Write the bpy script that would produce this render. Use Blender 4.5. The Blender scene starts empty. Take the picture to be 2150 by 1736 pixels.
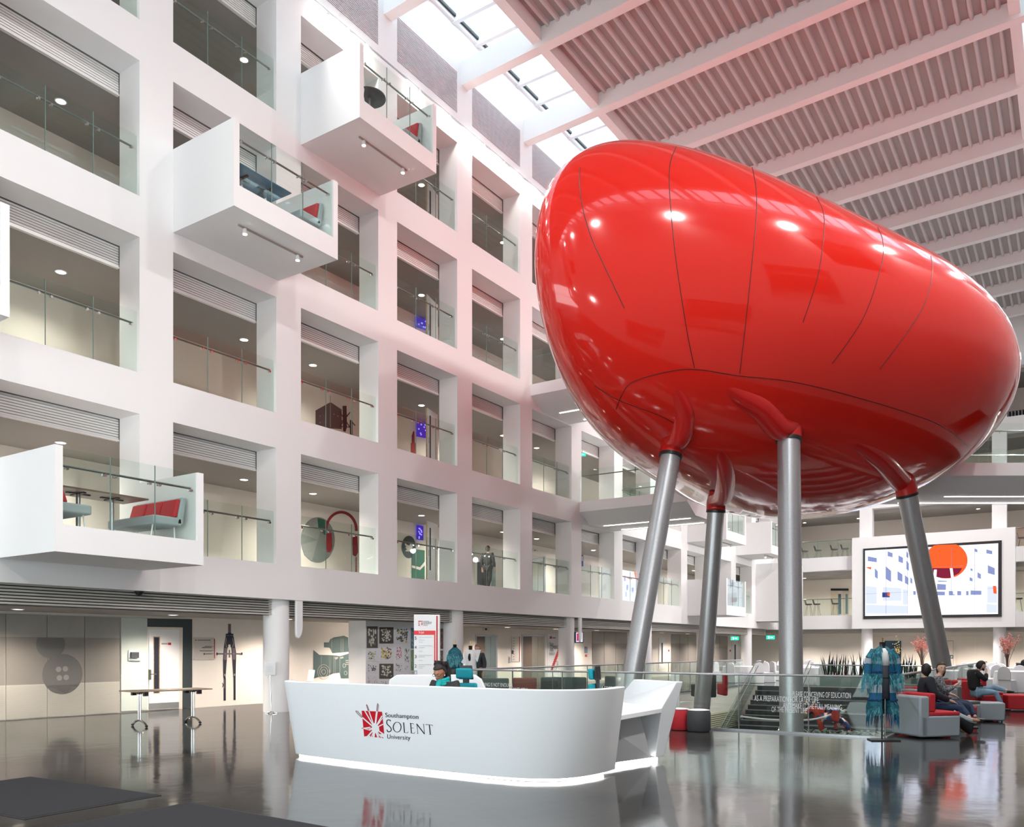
import bpy, bmesh, math, random
from mathutils import Vector, Matrix
from mathutils.bvhtree import BVHTree
R = math.radians
# ------------------------------------------------------------------ camera, world, exposure
F, YAW, YH, H = 1781.22, 0.5884, 1360.61, 1.6
CY, SY = math.cos(YAW), math.sin(YAW)
sc = bpy.context.scene
col = sc.collection
cam = bpy.data.cameras.new('camera'); camo = bpy.data.objects.new('camera', cam); col.objects.link(camo)
camo.location = (0, 0, H); camo.rotation_euler = (R(90), 0, YAW - R(90))
cam.sensor_width = 36; cam.lens = F / 2150 * 36; cam.shift_y = (YH - 868) / 2150
cam.clip_end = 300; cam.clip_start = .05
sc.camera = camo
sc.view_settings.view_transform = 'Standard'; sc.view_settings.look = 'None'
sc.view_settings.exposure = 0.66; sc.view_settings.gamma = 1; sc.view_settings.use_curve_mapping = False
try: sc.cycles.use_denoising = True
except Exception: pass

wd = bpy.data.worlds.new('sky'); sc.world = wd; wd.use_nodes = True
nt = wd.node_tree; nt.nodes.clear()
o = nt.nodes.new('ShaderNodeOutputWorld'); bg = nt.nodes.new('ShaderNodeBackground')
tc = nt.nodes.new('ShaderNodeTexCoord'); sx = nt.nodes.new('ShaderNodeSeparateXYZ'); cr = nt.nodes.new('ShaderNodeValToRGB')
nt.links.new(tc.outputs['Generated'], sx.inputs[0]); nt.links.new(sx.outputs['Z'], cr.inputs[0])
cr.color_ramp.elements[0].position = 0.0; cr.color_ramp.elements[0].color = (1, .96, .91, 1)
cr.color_ramp.elements[1].position = .8; cr.color_ramp.elements[1].color = (.74, .88, 1, 1)
nt.links.new(cr.outputs[0], bg.inputs[0])
mr = nt.nodes.new('ShaderNodeMapRange'); mr.inputs['From Max'].default_value = .7; mr.inputs['To Min'].default_value = 9.5; mr.inputs['To Max'].default_value = 2.2
nt.links.new(sx.outputs['Z'], mr.inputs[0]); nt.links.new(mr.outputs[0], bg.inputs[1])
nt.links.new(bg.outputs[0], o.inputs[0])

def portal(loc, rot, sx_, sy_):
    l = bpy.data.lights.new('daylight_portal', 'AREA'); l.shape = 'RECTANGLE'; l.size = sx_; l.size_y = sy_
    l.cycles.is_portal = True
    ob = bpy.data.objects.new('daylight_portal', l); ob.location = loc; ob.rotation_euler = rot; col.objects.link(ob)
portal((25, 14.95, 21.6), (0, 0, 0), 64, 3.0)
portal((25, .15, 22.0), (0, 0, 0), 64, 3.0)
portal((-6.9, 7.5, 3.2), (0, R(-90), 0), 6.2, 17.6)

# ------------------------------------------------------------------ helpers
def ray(px, py): 
    a = (px - 1075) / F; b = (YH - py) / F
    return Vector((CY + a * SY, SY - a * CY, b))
def at(px, py, U=None, V=None, z=None, d=None):
    r = ray(px, py)
    if U is not None: t = U / r.x
    elif V is not None: t = V / r.y
    elif z is not None: t = (z - H) / r.z
    else: t = d
    return Vector((r.x * t, r.y * t, H + r.z * t))
def tag(ob, label=None, cat=None, group=None, kind=None):
    if label: ob['label'] = label
    if cat: ob['category'] = cat
    if group: ob['group'] = group
    if kind: ob['kind'] = kind
    return ob
def empty(name, loc=(0, 0, 0), label=None, cat=None, group=None, rz=0):
    ob = bpy.data.objects.new(name, None); ob.location = loc; ob.rotation_euler = (0, 0, rz)
    ob.empty_display_size = .1; col.objects.link(ob); return tag(ob, label, cat, group)
KIDS = {}
def copy_tree(ob, parent=None):
    c = ob.copy(); col.objects.link(c); c.parent = parent; KIDS[c.name] = []
    if parent: KIDS.setdefault(parent.name, []).append(c)
    for ch in list(KIDS.get(ob.name, [])): copy_tree(ch, c)
    return c
def relabel(ob, label, group=None):
    ob['label'] = label
    if group: ob['group'] = group
class MB:
    def __init__(s): s.v = []; s.f = []; s.m = []
    def add(s, vs, fs, m=0):
        b = len(s.v); s.v += [Vector(p) for p in vs]
        for f in fs: s.f.append([b + i for i in f]); s.m.append(m)
        return s
    def box(s, x0, x1, y0, y1, z0, z1, m=0):
        x0, x1 = sorted((x0, x1)); y0, y1 = sorted((y0, y1)); z0, z1 = sorted((z0, z1))
        return s.add([(x0,y0,z0),(x1,y0,z0),(x1,y1,z0),(x0,y1,z0),(x0,y0,z1),(x1,y0,z1),(x1,y1,z1),(x0,y1,z1)],
              [(0,3,2,1),(4,5,6,7),(0,1,5,4),(1,2,6,5),(2,3,7,6),(3,0,4,7)], m)
    def cyl(s, c, r, z0, z1, n=24, m=0, r2=None): return s.lathe([(r, z0), (r if r2 is None else r2, z1)], c, n, m)
    def lathe(s, prof, c=(0, 0), n=24, m=0, sy=1):
        vs = []; fs = []
        for r, z in prof:
            for k in range(n):
                a = 2 * math.pi * k / n; vs.append((c[0] + r * math.cos(a), c[1] + r * sy * math.sin(a), z))
        for i in range(len(prof) - 1):
            for k in range(n):
                k2 = (k + 1) % n; fs.append((i*n+k, i*n+k2, (i+1)*n+k2, (i+1)*n+k))
        fs.append(tuple(range(n - 1, -1, -1))); fs.append(tuple((len(prof)-1)*n + k for k in range(n)))
        return s.add(vs, fs, m)
    def tube(s, pts, r, n=8, m=0, cap=True, ry=None):
        pts = [Vector(p) for p in pts]; N = len(pts); rs = r if isinstance(r, (list, tuple)) else [r] * N
        vs = []; fs = []; up = None
        for i, p in enumerate(pts):
            t = (pts[min(i+1, N-1)] - pts[max(i-1, 0)]).normalized()
            if up is None:
                up = Vector((0, 0, 1)) if abs(t.z) < .9 else Vector((1, 0, 0))
            a = (up - t * up.dot(t)).normalized(); up = a; b = t.cross(a)
            for k in range(n):
                q = 2 * math.pi * k / n; vs.append(p + (a * math.cos(q) * (ry or 1) + b * math.sin(q)) * rs[i])
        for i in range(N - 1):
            for k in range(n):
                k2 = (k + 1) % n; fs.append((i*n+k, i*n+k2, (i+1)*n+k2, (i+1)*n+k))
        if cap: fs.append(tuple(range(n - 1, -1, -1))); fs.append(tuple((N-1)*n + k for k in range(n)))
        return s.add(vs, fs, m)
    def ell(s, c, rx, ry, rz, n=14, k=9, m=0):
        vs = []; fs = []
        for i in range(k + 1):
            p = -math.pi/2 + math.pi * i / k
            for j in range(n):
                a = 2*math.pi*j/n; vs.append((c[0]+rx*math.cos(p)*math.cos(a), c[1]+ry*math.cos(p)*math.sin(a), c[2]+rz*math.sin(p)))
        for i in range(k):
            for j in range(n):
                j2 = (j+1) % n; fs.append((i*n+j, i*n+j2, (i+1)*n+j2, (i+1)*n+j))
        return s.add(vs, fs, m)
    def ext(s, poly, vec, m=0):
        n = len(poly); vec = Vector(vec); P = [Vector(p) for p in poly]
        return s.add(P + [p + vec for p in P], [tuple(range(n-1,-1,-1)), tuple(range(n, 2*n))] + [(i, (i+1)%n, n+(i+1)%n, n+i) for i in range(n)], m)
    def xf(s, M, start=0):
        for i in range(start, len(s.v)): s.v[i] = M @ s.v[i]
        return s
    def build(s, name, mats, parent=None, smooth=True, bevel=0, angle=35, local=False):
        me = bpy.data.meshes.new(name)
        off = Vector((0, 0, 0))
        p = parent
        while p is not None and not local: off += p.location; p = p.parent
        me.from_pydata([tuple(v - off) for v in s.v], [], s.f)
        mats = mats if isinstance(mats, (list, tuple)) else [mats]
        for m_ in mats: me.materials.append(m_)
        me.polygons.foreach_set('material_index', s.m)
        bm = bmesh.new(); bm.from_mesh(me); bmesh.ops.recalc_face_normals(bm, faces=bm.faces); bm.to_mesh(me); bm.free()
        if smooth:
            me.polygons.foreach_set('use_smooth', [True] * len(me.polygons)); me.set_sharp_from_angle(angle=R(angle))
        me.update()
        ob = bpy.data.objects.new(name, me); col.objects.link(ob); ob.parent = parent
        if parent: KIDS.setdefault(parent.name, []).append(ob)
        if bevel:
            b = ob.modifiers.new('bevel', 'BEVEL'); b.width = bevel; b.segments = 2; b.limit_method = 'ANGLE'
        return ob
def struct(name, mb, mats, parent=None, **k):
    ob = mb.build(name, mats, parent, **k)
    if parent is None: ob['kind'] = 'structure'
    return ob

def mat(name, c, rough=.5, metal=0, emit=None, es=1, spec=.5, coat=0, trans=None, var=0, vs=8, bump=0, bs=60, c2=None):
    m = bpy.data.materials.new(name); m.use_nodes = True; n = m.node_tree; b = n.nodes['Principled BSDF']
    b.inputs['Base Color'].default_value = (*c, 1); b.inputs['Roughness'].default_value = rough; b.inputs['Metallic'].default_value = metal
    b.inputs['Specular IOR Level'].default_value = spec; b.inputs['Coat Weight'].default_value = coat; b.inputs['Coat Roughness'].default_value = .02
    if emit: b.inputs['Emission Color'].default_value = (*emit, 1); b.inputs['Emission Strength'].default_value = es
    if var or bump:
        t = n.nodes.new('ShaderNodeTexCoord')
    if var:
        no = n.nodes.new('ShaderNodeTexNoise'); no.inputs['Scale'].default_value = vs; no.inputs['Detail'].default_value = 6
        n.links.new(t.outputs['Object'], no.inputs['Vector'])
        r = n.nodes.new('ShaderNodeValToRGB'); k = c2 or tuple(x * (1 - var) for x in c)
        r.color_ramp.elements[0].position = .35; r.color_ramp.elements[1].position = .65
        r.color_ramp.elements[0].color = (*k, 1); r.color_ramp.elements[1].color = (*c, 1)
        n.links.new(no.outputs['Fac'], r.inputs[0]); n.links.new(r.outputs[0], b.inputs['Base Color'])
    if bump:
        n2 = n.nodes.new('ShaderNodeTexNoise'); n2.inputs['Scale'].default_value = bs; n2.inputs['Detail'].default_value = 3
        n.links.new(t.outputs['Object'], n2.inputs['Vector'])
        bp = n.nodes.new('ShaderNodeBump'); bp.inputs['Strength'].default_value = bump; bp.inputs['Distance'].default_value = .02
        n.links.new(n2.outputs['Fac'], bp.inputs['Height']); n.links.new(bp.outputs[0], b.inputs['Normal'])
    return m
def glass(name, tint, f0=.035):
    m = bpy.data.materials.new(name); m.use_nodes = True; n = m.node_tree; n.nodes.clear()
    o = n.nodes.new('ShaderNodeOutputMaterial'); mx = n.nodes.new('ShaderNodeMixShader'); t = n.nodes.new('ShaderNodeBsdfTransparent')
    g = n.nodes.new('ShaderNodeBsdfGlossy'); lw = n.nodes.new('ShaderNodeLayerWeight'); lw.inputs[0].default_value = .5
    p5 = n.nodes.new('ShaderNodeMath'); p5.operation = 'POWER'; p5.inputs[1].default_value = 4.5; n.links.new(lw.outputs['Facing'], p5.inputs[0])
    fr = n.nodes.new('ShaderNodeMapRange'); fr.inputs['To Min'].default_value = f0 * .7; fr.inputs['To Max'].default_value = .9; n.links.new(p5.outputs[0], fr.inputs[0])
    t.inputs[0].default_value = (*tint, 1); g.inputs['Roughness'].default_value = 0.01; g.inputs[0].default_value = (.95, 1, .98, 1)
    n.links.new(fr.outputs[0], mx.inputs[0]); n.links.new(t.outputs[0], mx.inputs[1]); n.links.new(g.outputs[0], mx.inputs[2]); n.links.new(mx.outputs[0], o.inputs[0])
    return m
def glow(name, c, s):
    m = bpy.data.materials.new(name); m.use_nodes = True; n = m.node_tree; n.nodes.clear()
    o = n.nodes.new('ShaderNodeOutputMaterial'); e = n.nodes.new('ShaderNodeEmission'); e.inputs[0].default_value = (*c, 1); e.inputs[1].default_value = s
    n.links.new(e.outputs[0], o.inputs[0]); return m
WHITE = mat('white_wall_paint', (.86, .855, .86), .55, spec=.3)
WHITE2 = mat('white_satin_paint', (.84, .84, .85), .4)
CREAM = mat('warm_white_paint', (.83, .78, .72), .6, spec=.3)
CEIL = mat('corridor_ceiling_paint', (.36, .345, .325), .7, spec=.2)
LOUV = mat('grille_paint', (.85, .84, .83), .5)
LOUVD = mat('bronze_grey_grille', (.5, .48, .44), .5)
DECKM = mat('roof_deck_metal', (.36, .34, .33), .6)
DECKR = mat('roof_rib_metal', (.6, .59, .59), .45)
GLASS = glass('clear_green_glass', (.93, .975, .955))
SKYG = glass('roof_glazing', (.8, .86, .88))
GEDGE = mat('glass_edge_green', (.16, .24, .21), .2)
STEEL = mat('brushed_steel', (.5, .52, .54), .36, .75, var=.1, vs=30)
DSTEEL = mat('dark_rail_steel', (.22, .23, .22), .3, .9)
CHROME = mat('chrome', (.75, .75, .76), .12, 1)
RED = mat('gloss_red_shell', (.7, .02, .012), .1, coat=.7, spec=.3)
REDM = mat('satin_red_shell', (.55, .01, .008), .3, coat=.4)
BLACK = mat('black_plastic', (.015, .015, .017), .4)
DARK = mat('charcoal', (.05, .055, .06), .6)
WOOD = mat('pale_oak', (.62, .45, .28), .5, var=.3, vs=14)
GREYF = mat('grey_fabric', (.36, .4, .42), .85, bump=.1, bs=300)
REDF = mat('red_fabric', (.5, .02, .03), .8, bump=.1, bs=300)
TEAL = mat('teal_fabric', (.0, .24, .3), .8, bump=.1, bs=300)
CLOTHW = mat('white_cloth', (.82, .82, .84), .8)
LAMP = glow('lamp_white', (1, .93, .82), 14)
LEDW = glow('led_white', (1, .97, .93), 6)
LED2 = glow('bridge_led', (1, .93, .88), 5)

# ------------------------------------------------------------------ building lattice
U0, PER, OW = 7.624, 3.6538, 2.8601
VW = 16.4; VR = -1.4; UE = 56.0; UB = -7.0
def sill(L): return 3.676 + 3.7103 * (L - 1)
OH = 2.847
UEND = U0 + PER * 12 + OW + .1
def facade(name, v0, sgn, n0, n1, solid=()):
    """white grid wall: sgn=+1 goes towards +V"""
    m = MB(); a, b = v0, v0 + sgn * .73
    for L in range(1, 6):
        zt = sill(L) if L < 5 else 21.0
        zb = 2.81 if L == 1 else sill(L - 1) + OH
        if L < 5: m.box(UB, UE, a, b, zb, zt)
        else:
            m.box(UB, UE, a, b, zb, 18.58); m.box(UB, UE, a, b, 19.89, 21.4)
            for n in range(n0, n1 + 2): m.box(U0+PER*n-.794, U0+PER*n, a, b, 18.58, 19.89)
            m.box(UB, UE, a + sgn*.1, b, 18.58, 19.89)
    for L in range(1, 5):
        for n in range(n0, n1 + 2):
            u = U0 + PER * n; m.box(u - .794, (u + OW if (n, L) in solid else u) if n <= n1 else UE, a, b, sill(L), sill(L) + OH)
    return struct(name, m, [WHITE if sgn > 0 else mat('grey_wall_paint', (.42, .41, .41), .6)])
facade('wall_left', VW, 1, -4, 12)
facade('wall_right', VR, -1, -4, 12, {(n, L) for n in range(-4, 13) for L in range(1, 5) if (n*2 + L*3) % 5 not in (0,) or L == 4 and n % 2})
# slabs, corridor ceilings and back walls of both sides
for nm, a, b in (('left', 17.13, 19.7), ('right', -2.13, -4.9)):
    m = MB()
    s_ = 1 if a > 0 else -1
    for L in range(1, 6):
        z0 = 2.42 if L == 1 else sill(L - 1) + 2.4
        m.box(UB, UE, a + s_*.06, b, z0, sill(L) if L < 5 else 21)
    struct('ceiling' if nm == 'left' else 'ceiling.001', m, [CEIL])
m = MB(); m.box(UB, 60, 19.7, 20.1, -.0, 21); struct('wall_corridor_left', m, [CREAM])
m = MB(); m.box(UB, 60, -4.9, -5.1, -.0, 21); struct('wall_corridor_right', m, [CREAM])
# end walls
m = MB()
for L in range(1, 5):
    zb = 2.81 if L == 1 else sill(L - 1) + OH
    m.box(UE, UE + .6, VR - .7, 20, zb, sill(L))
m.box(UE, UE + .6, VR - .7, 20, sill(4) + OH, 21.4)
for L in range(1, 5):
    for v in (10.96, 3.76, -3.4, 18.1): m.box(UE, UE + .6, v - .37, v + .37, sill(L), sill(L) + OH)
struct('wall_end', m, [WHITE])
m = MB()
for L in range(1, 6):
    z0 = 2.6 if L == 1 else sill(L - 1) + 2.6
    m.box(UE + .6, 60, -5, 20, z0, sill(L) if L < 5 else 21)
struct('ceiling.002', m, [CEIL])
m = MB(); m.box(60, 60.2, -5, 20.1, 0, 21); struct('wall_back', m, [CREAM])
m = MB(); m.box(UB - .3, UB, -5, 20.1, 6.2, 21.4); struct('wall_entrance', m, [WHITE])
m = MB()
for v in [x * 1.8 for x in range(-2, 12)]: m.box(UB - .1, UB, v, v + .08, 0, 6.2)
m.box(UB - .1, UB, -5, 20, 2.9, 3.0); ob = struct('window_1', m, [WHITE2])
MB().box(UB - .06, UB - .04, -5, 20, 0, 6.2).build('pane', [glass('tinted_entrance_glass', (.62, .66, .68))], ob)  # unseen pane, its tint added to dim daylight from the entrance
# floor with the stair void
VX0, VX1, VY0, VY1 = 16.15, 36.0, 2.83, 12.1
FLOOR = bpy.data.materials.new('polished_concrete'); FLOOR.use_nodes = True
n = FLOOR.node_tree; b = n.nodes['Principled BSDF']; t = n.nodes.new('ShaderNodeTexCoord')
n1 = n.nodes.new('ShaderNodeTexNoise'); n1.inputs['Scale'].default_value = .55; n1.inputs['Detail'].default_value = 8; n1.inputs['Roughness'].default_value = .6
r1 = n.nodes.new('ShaderNodeValToRGB'); r1.color_ramp.elements[0].color = (.018, .018, .018, 1); r1.color_ramp.elements[1].color = (.06, .056, .052, 1)
r1.color_ramp.elements[0].position = .3; r1.color_ramp.elements[1].position = .72
n.links.new(t.outputs['Object'], n1.inputs[0]); n.links.new(n1.outputs[0], r1.inputs[0])
br = n.nodes.new('ShaderNodeTexBrick'); br.offset = 0; br.inputs['Scale'].default_value = 1; br.inputs['Mortar Size'].default_value = .006
br.inputs['Brick Width'].default_value = 3.654; br.inputs['Row Height'].default_value = 3.654; br.inputs['Color1'].default_value = br.inputs['Color2'].default_value = (1, 1, 1, 1); br.inputs['Mortar'].default_value = (.35, .35, .35, 1)
n.links.new(t.outputs['Object'], br.inputs['Vector'])
mm = n.nodes.new('ShaderNodeMix'); mm.data_type = 'RGBA'; mm.blend_type = 'MULTIPLY'; mm.inputs[0].default_value = 1
n.links.new(r1.outputs[0], mm.inputs[6]); n.links.new(br.outputs[0], mm.inputs[7]); n.links.new(mm.outputs[2], b.inputs['Base Color'])
b.inputs['Roughness'].default_value = .07; b.inputs['Specular IOR Level'].default_value = .8
n2 = n.nodes.new('ShaderNodeTexNoise'); n2.inputs['Scale'].default_value = 2.2; n2.inputs['Detail'].default_value = 2
bp = n.nodes.new('ShaderNodeBump'); bp.inputs['Strength'].default_value = .12; bp.inputs['Distance'].default_value = .02
n.links.new(t.outputs['Object'], n2.inputs[0]); n.links.new(n2.outputs[0], bp.inputs['Height']); n.links.new(bp.outputs[0], b.inputs['Normal'])
n3 = n.nodes.new('ShaderNodeMapRange'); n3.inputs['To Min'].default_value = .04; n3.inputs['To Max'].default_value = .14
n.links.new(n1.outputs[0], n3.inputs[0]); n.links.new(n3.outputs[0], b.inputs['Roughness'])
m = MB()
for x0, x1, y0, y1 in ((UB, VX0, -5, 20), (VX1, 60, -5, 20), (VX0, VX1, -5, VY0), (VX0, VX1, VY1, 20)): m.box(x0, x1, y0, y1, -.35, 0)
struct('floor', m, [FLOOR])
m = MB(); zl = -3.7
m.box(VX0 - .2, VX1 + .2, VY1, VY1 + .2, zl, -.35); m.box(VX0 - .2, VX0, VY0, VY1, zl, -.35); m.box(VX0 - .2, VX1 + .2, VY0 - .2, VY0, zl, -.35); m.box(VX1, VX1 + .2, VY0, VY1, zl, -.35)
m.box(VX0, VX1, VY1 - .01, VY1 + .1, -.35, -.02); m.box(VX1 - .01, VX1 + .1, VY0, VY1, -.35, -.02)
struct('wall_void', m, [CREAM])
m = MB(); m.box(VX0 - .2, VX1 + .2, VY0 - .2, VY1 + .2, zl - .2, zl); struct('floor.001', m, [FLOOR])

# ------------------------------------------------------------------ roof
RS = .035
def rz(v): return 19.6 + RS * (VW - v)
k = 0
for k in range(-3, 14):
    u = U0 - .397 + PER * k
    m = MB(); m.ext([(u - .17, VR, rz(VR)), (u + .17, VR, rz(VR)), (u + .17, VR, rz(VR) + .8), (u - .17, VR, rz(VR) + .8)], (0, 0, 0)) if False else None
    m = MB(); pts = [(u - .17, VW, rz(VW)), (u + .17, VW, rz(VW)), (u + .17, VW, rz(VW) + .78), (u - .17, VW, rz(VW) + .78)]
    m.ext(pts, (0, VR - VW, rz(VR) - rz(VW)))
    struct('trim_%d' % (k + 4), m, [WHITE])
D0, D1 = 1.7, 13.4
for i, v in enumerate((D0 - .15, D1 + .15)):
    m = MB(); m.box(UB, UE, v - .15, v + .15, rz(v) + .12, 21.6 + .3 * (1 - i)); struct('trim_%d' % (20 + i), m, [WHITE])
m = MB(); v = D0; prof = []
while v < D1 - .01:
    z = rz(v) + .55
    prof += [(v, z), (v + .2, z), (v + .225, z - .09), (v + .255, z - .115), (v + .295, z - .115), (v + .325, z - .09), (v + .35, z)]; v += .35
for a, c in zip(prof, prof[1:]):
    if c[0] - a[0] < 1e-6: continue
    rib = 1 if a[1] < rz(a[0]) + .54 or c[1] < rz(c[0]) + .54 else 0
    m.add([(UB, a[0], a[1]), (UE, a[0], a[1]), (UE, c[0], c[1]), (UB, c[0], c[1])], [(0, 1, 2, 3)], rib)
m.box(UB, UE, D0, D1, 21.2, 21.5, 0)
struct('ceiling.003', m, [DECKM, DECKR], angle=60)
wn = 2
for side, v0, v1, zz in ((0, D1 + .3, VW, 21.42), (1, VR, D0 - .3, 21.85)):
    for k in range(-2, 13):
        ua, ub = U0 - .397 + PER * k, U0 - .397 + PER * (k + 1)
        m = MB()
        m.box(ua, ub, v0, v0 + .1, zz - .1, zz + .08); m.box(ua, ub, v1 - .1, v1, zz - .1, zz + .08); m.box(ua, ub, v1 - .17, v1 - .1, zz, zz + .09, 1)
        for j in range(3):
            uu = ua + (j + .5) * PER / 3
            m.box(uu - .07, uu + .07, v0, v1, zz - .14, zz + .06); m.box(uu + .07, uu + .16, v0, v1, zz - .03, zz + .09, 1)
        ob = struct('window_%d' % wn, m, [WHITE2, DARK]); wn += 1
        g = MB(); g.box(ua, ub, v0, v1, zz + .04, zz + .06); g.build('pane', [SKYG], ob)
m = MB(); m.box(UB, UE, VR - .02, VR - .3, 21.3, 21.9); struct('trim_22', m, [WHITE])

# ------------------------------------------------------------------ the red pod on its legs
pod = empty('egg_pod', (23, 7.5, 0), 'giant glossy red egg-shaped pod raised on four slanting steel legs', 'pod')
AL, TI = -.192, -.070
EA = Vector((math.cos(AL)*math.cos(TI), math.sin(AL)*math.cos(TI), math.sin(TI))); EB = Vector((-math.sin(AL), math.cos(AL), 0)); EC = EA.cross(EB)
def egg_pt(ph, th):
    """smooth egg: rounded long axis EA, fuller towards its far end"""
    t = -math.cos(ph)
    wy, wz = max(0, 1 - abs(t)**2.647)**.5*(1 + .652*t), max(0, 1 - abs(t)**3.403)**.5*(1 + .047*t)
    return Vector((23.769, 7.921, 9.912)) + EA*(8.45*t) + EB*(4.787*wy*math.cos(th)) + EC*(3.985*wz*math.sin(th))
NU, NV = 140, 160; em = MB()
P_ = [egg_pt(math.pi*i/NU, 2*math.pi*j/NV) for i in range(1, NU) for j in range(NV)] + [egg_pt(0, 0), egg_pt(math.pi, 0)]
Fc = [(i*NV + j, i*NV + (j+1) % NV, (i+1)*NV + (j+1) % NV, (i+1)*NV + j) for i in range(NU - 2) for j in range(NV)]
n0 = (NU - 1)*NV
for j in range(NV): Fc.append((n0, (j+1) % NV, j)); Fc.append((n0 + 1, (NU-2)*NV + j, (NU-2)*NV + (j+1) % NV))
em.add(P_, Fc)
bm = bmesh.new(); vs = [bm.verts.new(p) for p in em.v]
for f in em.f: bm.faces.new([vs[i] for i in f])
bmesh.ops.recalc_face_normals(bm, faces=bm.faces); BV = BVHTree.FromBMesh(bm); bm.free()
em.build('shell', [RED], pod, angle=180)
def hit(px, py, off=0):
    r = ray(px, py).normalized(); h = BV.ray_cast(Vector((0, 0, H)), r)
    if h[0] is None:
        return None
    return h[0] + h[1] * (off if h[1].dot(r) < 0 else -off)
SEAM = mat('seam_shadow_gap', (.12, .004, .003), .5)
def z2(pts): return [(1100 + x * .4953, 260 + y * .4953) for x, y in pts]
def seam(pts, r=.011):
    out = []
    for (x0, y0), (x1, y1) in zip(pts, pts[1:]):
        k = max(2, int(math.hypot(x1 - x0, y1 - y0) / 6))
        for i in range(k): 
            h_ = hit(x0 + (x1 - x0) * i / k, y0 + (y1 - y0) * i / k, .0)
            if h_: out.append(h_)
    MB().tube(out, r, 6).build('seam', [SEAM], pod)
def spl(P, n=8):
    out = []; P = [P[0]] + P + [P[-1]]
    for i in range(1, len(P) - 2):
        for j in range(n):
            t = j / n; a, b, c, d = P[i-1], P[i], P[i+1], P[i+2]
            out.append(tuple(.5*((2*b[q])+(-a[q]+c[q])*t+(2*a[q]-5*b[q]+4*c[q]-d[q])*t*t+(-a[q]+3*b[q]-3*c[q]+d[q])*t**3) for q in range(len(b))))
    return out + [P[-1]]
for s in ([(238,185),(236,240),(246,340),(282,470),(340,600),(430,790)], [(645,100),(622,160),(616,250),(628,420),(648,600),(690,870),(724,1040)],
          [(968,185),(985,280),(985,400),(970,560),(945,800),(914,1068)], [(1240,310),(1268,370),(1272,460),(1245,650),(1180,850)],
          [(1500,440),(1522,500),(1515,600),(1440,820),(1300,1025)], [(1725,560),(1730,640),(1680,800),(1500,1050)],
          [(390,1210),(420,1140),(465,1092),(600,1052),(724,1040),(914,1068),(1150,1095),(1450,1170),(1700,1250),(1800,1300),(1885,1368)],
          [(300,1110),(400,1170),(560,1230),(640,1270)]):
    seam(z2(spl(s)))
LEGS = [((1325, 1430, 20.0), (1408, 958, 20.8), .245, [(1430,915),(1437,870),(1425,830),(1408,790),(1398,750)]),
        ((1474, 1480, 26.2), (1503, 1074, 25.3), .25, [(1519,1040),(1524,1000),(1516,960),(1500,925)]),
        ((1662, 1540, 20.0), (1656, 925, 21.0), .275, [(1636,900),(1600,862),(1555,835),(1510,808),(1470,790)]),
        ((1978, 1400, 25.4), (1905, 1040, 24.4), .265, [(1890,1010),(1858,975),(1815,945),(1770,925)])]
for (bx, by, bd), (tx, ty, td), r, path in LEGS:
    B, T = at(bx, by, d=bd), at(tx, ty, d=td); dr = (T - B).normalized()
    foot = B + dr * ((zl - B.z) / dr.z)
    MB().tube([foot, T], r, 32).build('leg', [STEEL], pod)
    MB().tube([T - dr * .03, T + dr * .05], r + .035, 32).build('collar', [BLACK], pod)
    hs = [h_ for h_ in (hit(x, y, -(.05, .16, .25, .34, .45)[i]) for i, (x, y) in enumerate(path)) if h_]
    c0 = T + dr * .35
    P = spl([tuple(T), tuple(c0)] + [tuple(h_) for h_ in hs], 6)
    n_ = len(P); MB().tube(P, [r + .03] * n_, 24).build('leg_fairing', [REDM], pod, angle=180)

# ------------------------------------------------------------------ repeated fittings of the grid wall
def lamp(loc, power, size=.5, color=(1, .91, .81), rot=(0, 0, 0), name='downlight_and_fill'):
    l = bpy.data.lights.new(name, 'SPOT'); l.spot_size = R(150); l.spot_blend = 1; l.shadow_soft_size = .09; l.energy = power; l.color = color
    ob = bpy.data.objects.new(name, l); ob.location = loc; ob.rotation_euler = rot; col.objects.link(ob); return ob
ORD = ['first','second','third','fourth','fifth','sixth','seventh','eighth','ninth','tenth','eleventh','twelfth','thirteenth','fourteenth','fifteenth','sixteenth','seventeenth','eighteenth']
FL = {0: 'ground', 1: 'first', 2: 'second', 3: 'third', 4: 'fourth', 5: 'top'}
PODS = {(0,1),(1,3),(2,4),(9,1),(9,2),(11,2),(-1,2),(12,1)}
SKIP = {(n, L) for n in range(6, 13) for L in (3, 4)} | {(n, 2) for n in range(8, 13)} | {(6,2),(5,3),(5,4),(12,1),(11,2),(0,4)}
SKIP.discard((0,4))
def balustrade(name, w, h, npanes, rail_z, rail_side, brk=True, mt=None, root=None):
    """along local +X, glass at y=0, handrail on side rail_side"""
    root = root or empty(name)
    pw = w / npanes
    for i in range(npanes):
        MB().box(i*pw + .004, (i+1)*pw - .004, -.007, .007, 0, h).build('glass_pane', [GLASS, ], root, local=True)
    for i in range(1, npanes): MB().box(i*pw - .006, i*pw + .006, -.009, .009, 0, h).build('joint_strip', [GEDGE], root, local=True)
    MB().tube([(.03, rail_side*.07, rail_z), (w - .06, rail_side*.07, rail_z)], .022, 8).build('handrail', [mt or DSTEEL], root, local=True)
    if brk:
        for i in range(npanes):
            for x in (i*pw + .12, (i+1)*pw - .12):
                MB().tube([(x, rail_side*.07, rail_z), (x, rail_side*.07, rail_z - .055), (x, -rail_side*.012, rail_z - .06)], .011, 6).tube([(x, -.02, rail_z - .06), (x, .02, rail_z - .06)], .026, 10).build('bracket', [CHROME], root, local=True)
    return root
B0 = None; G0 = None
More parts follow.
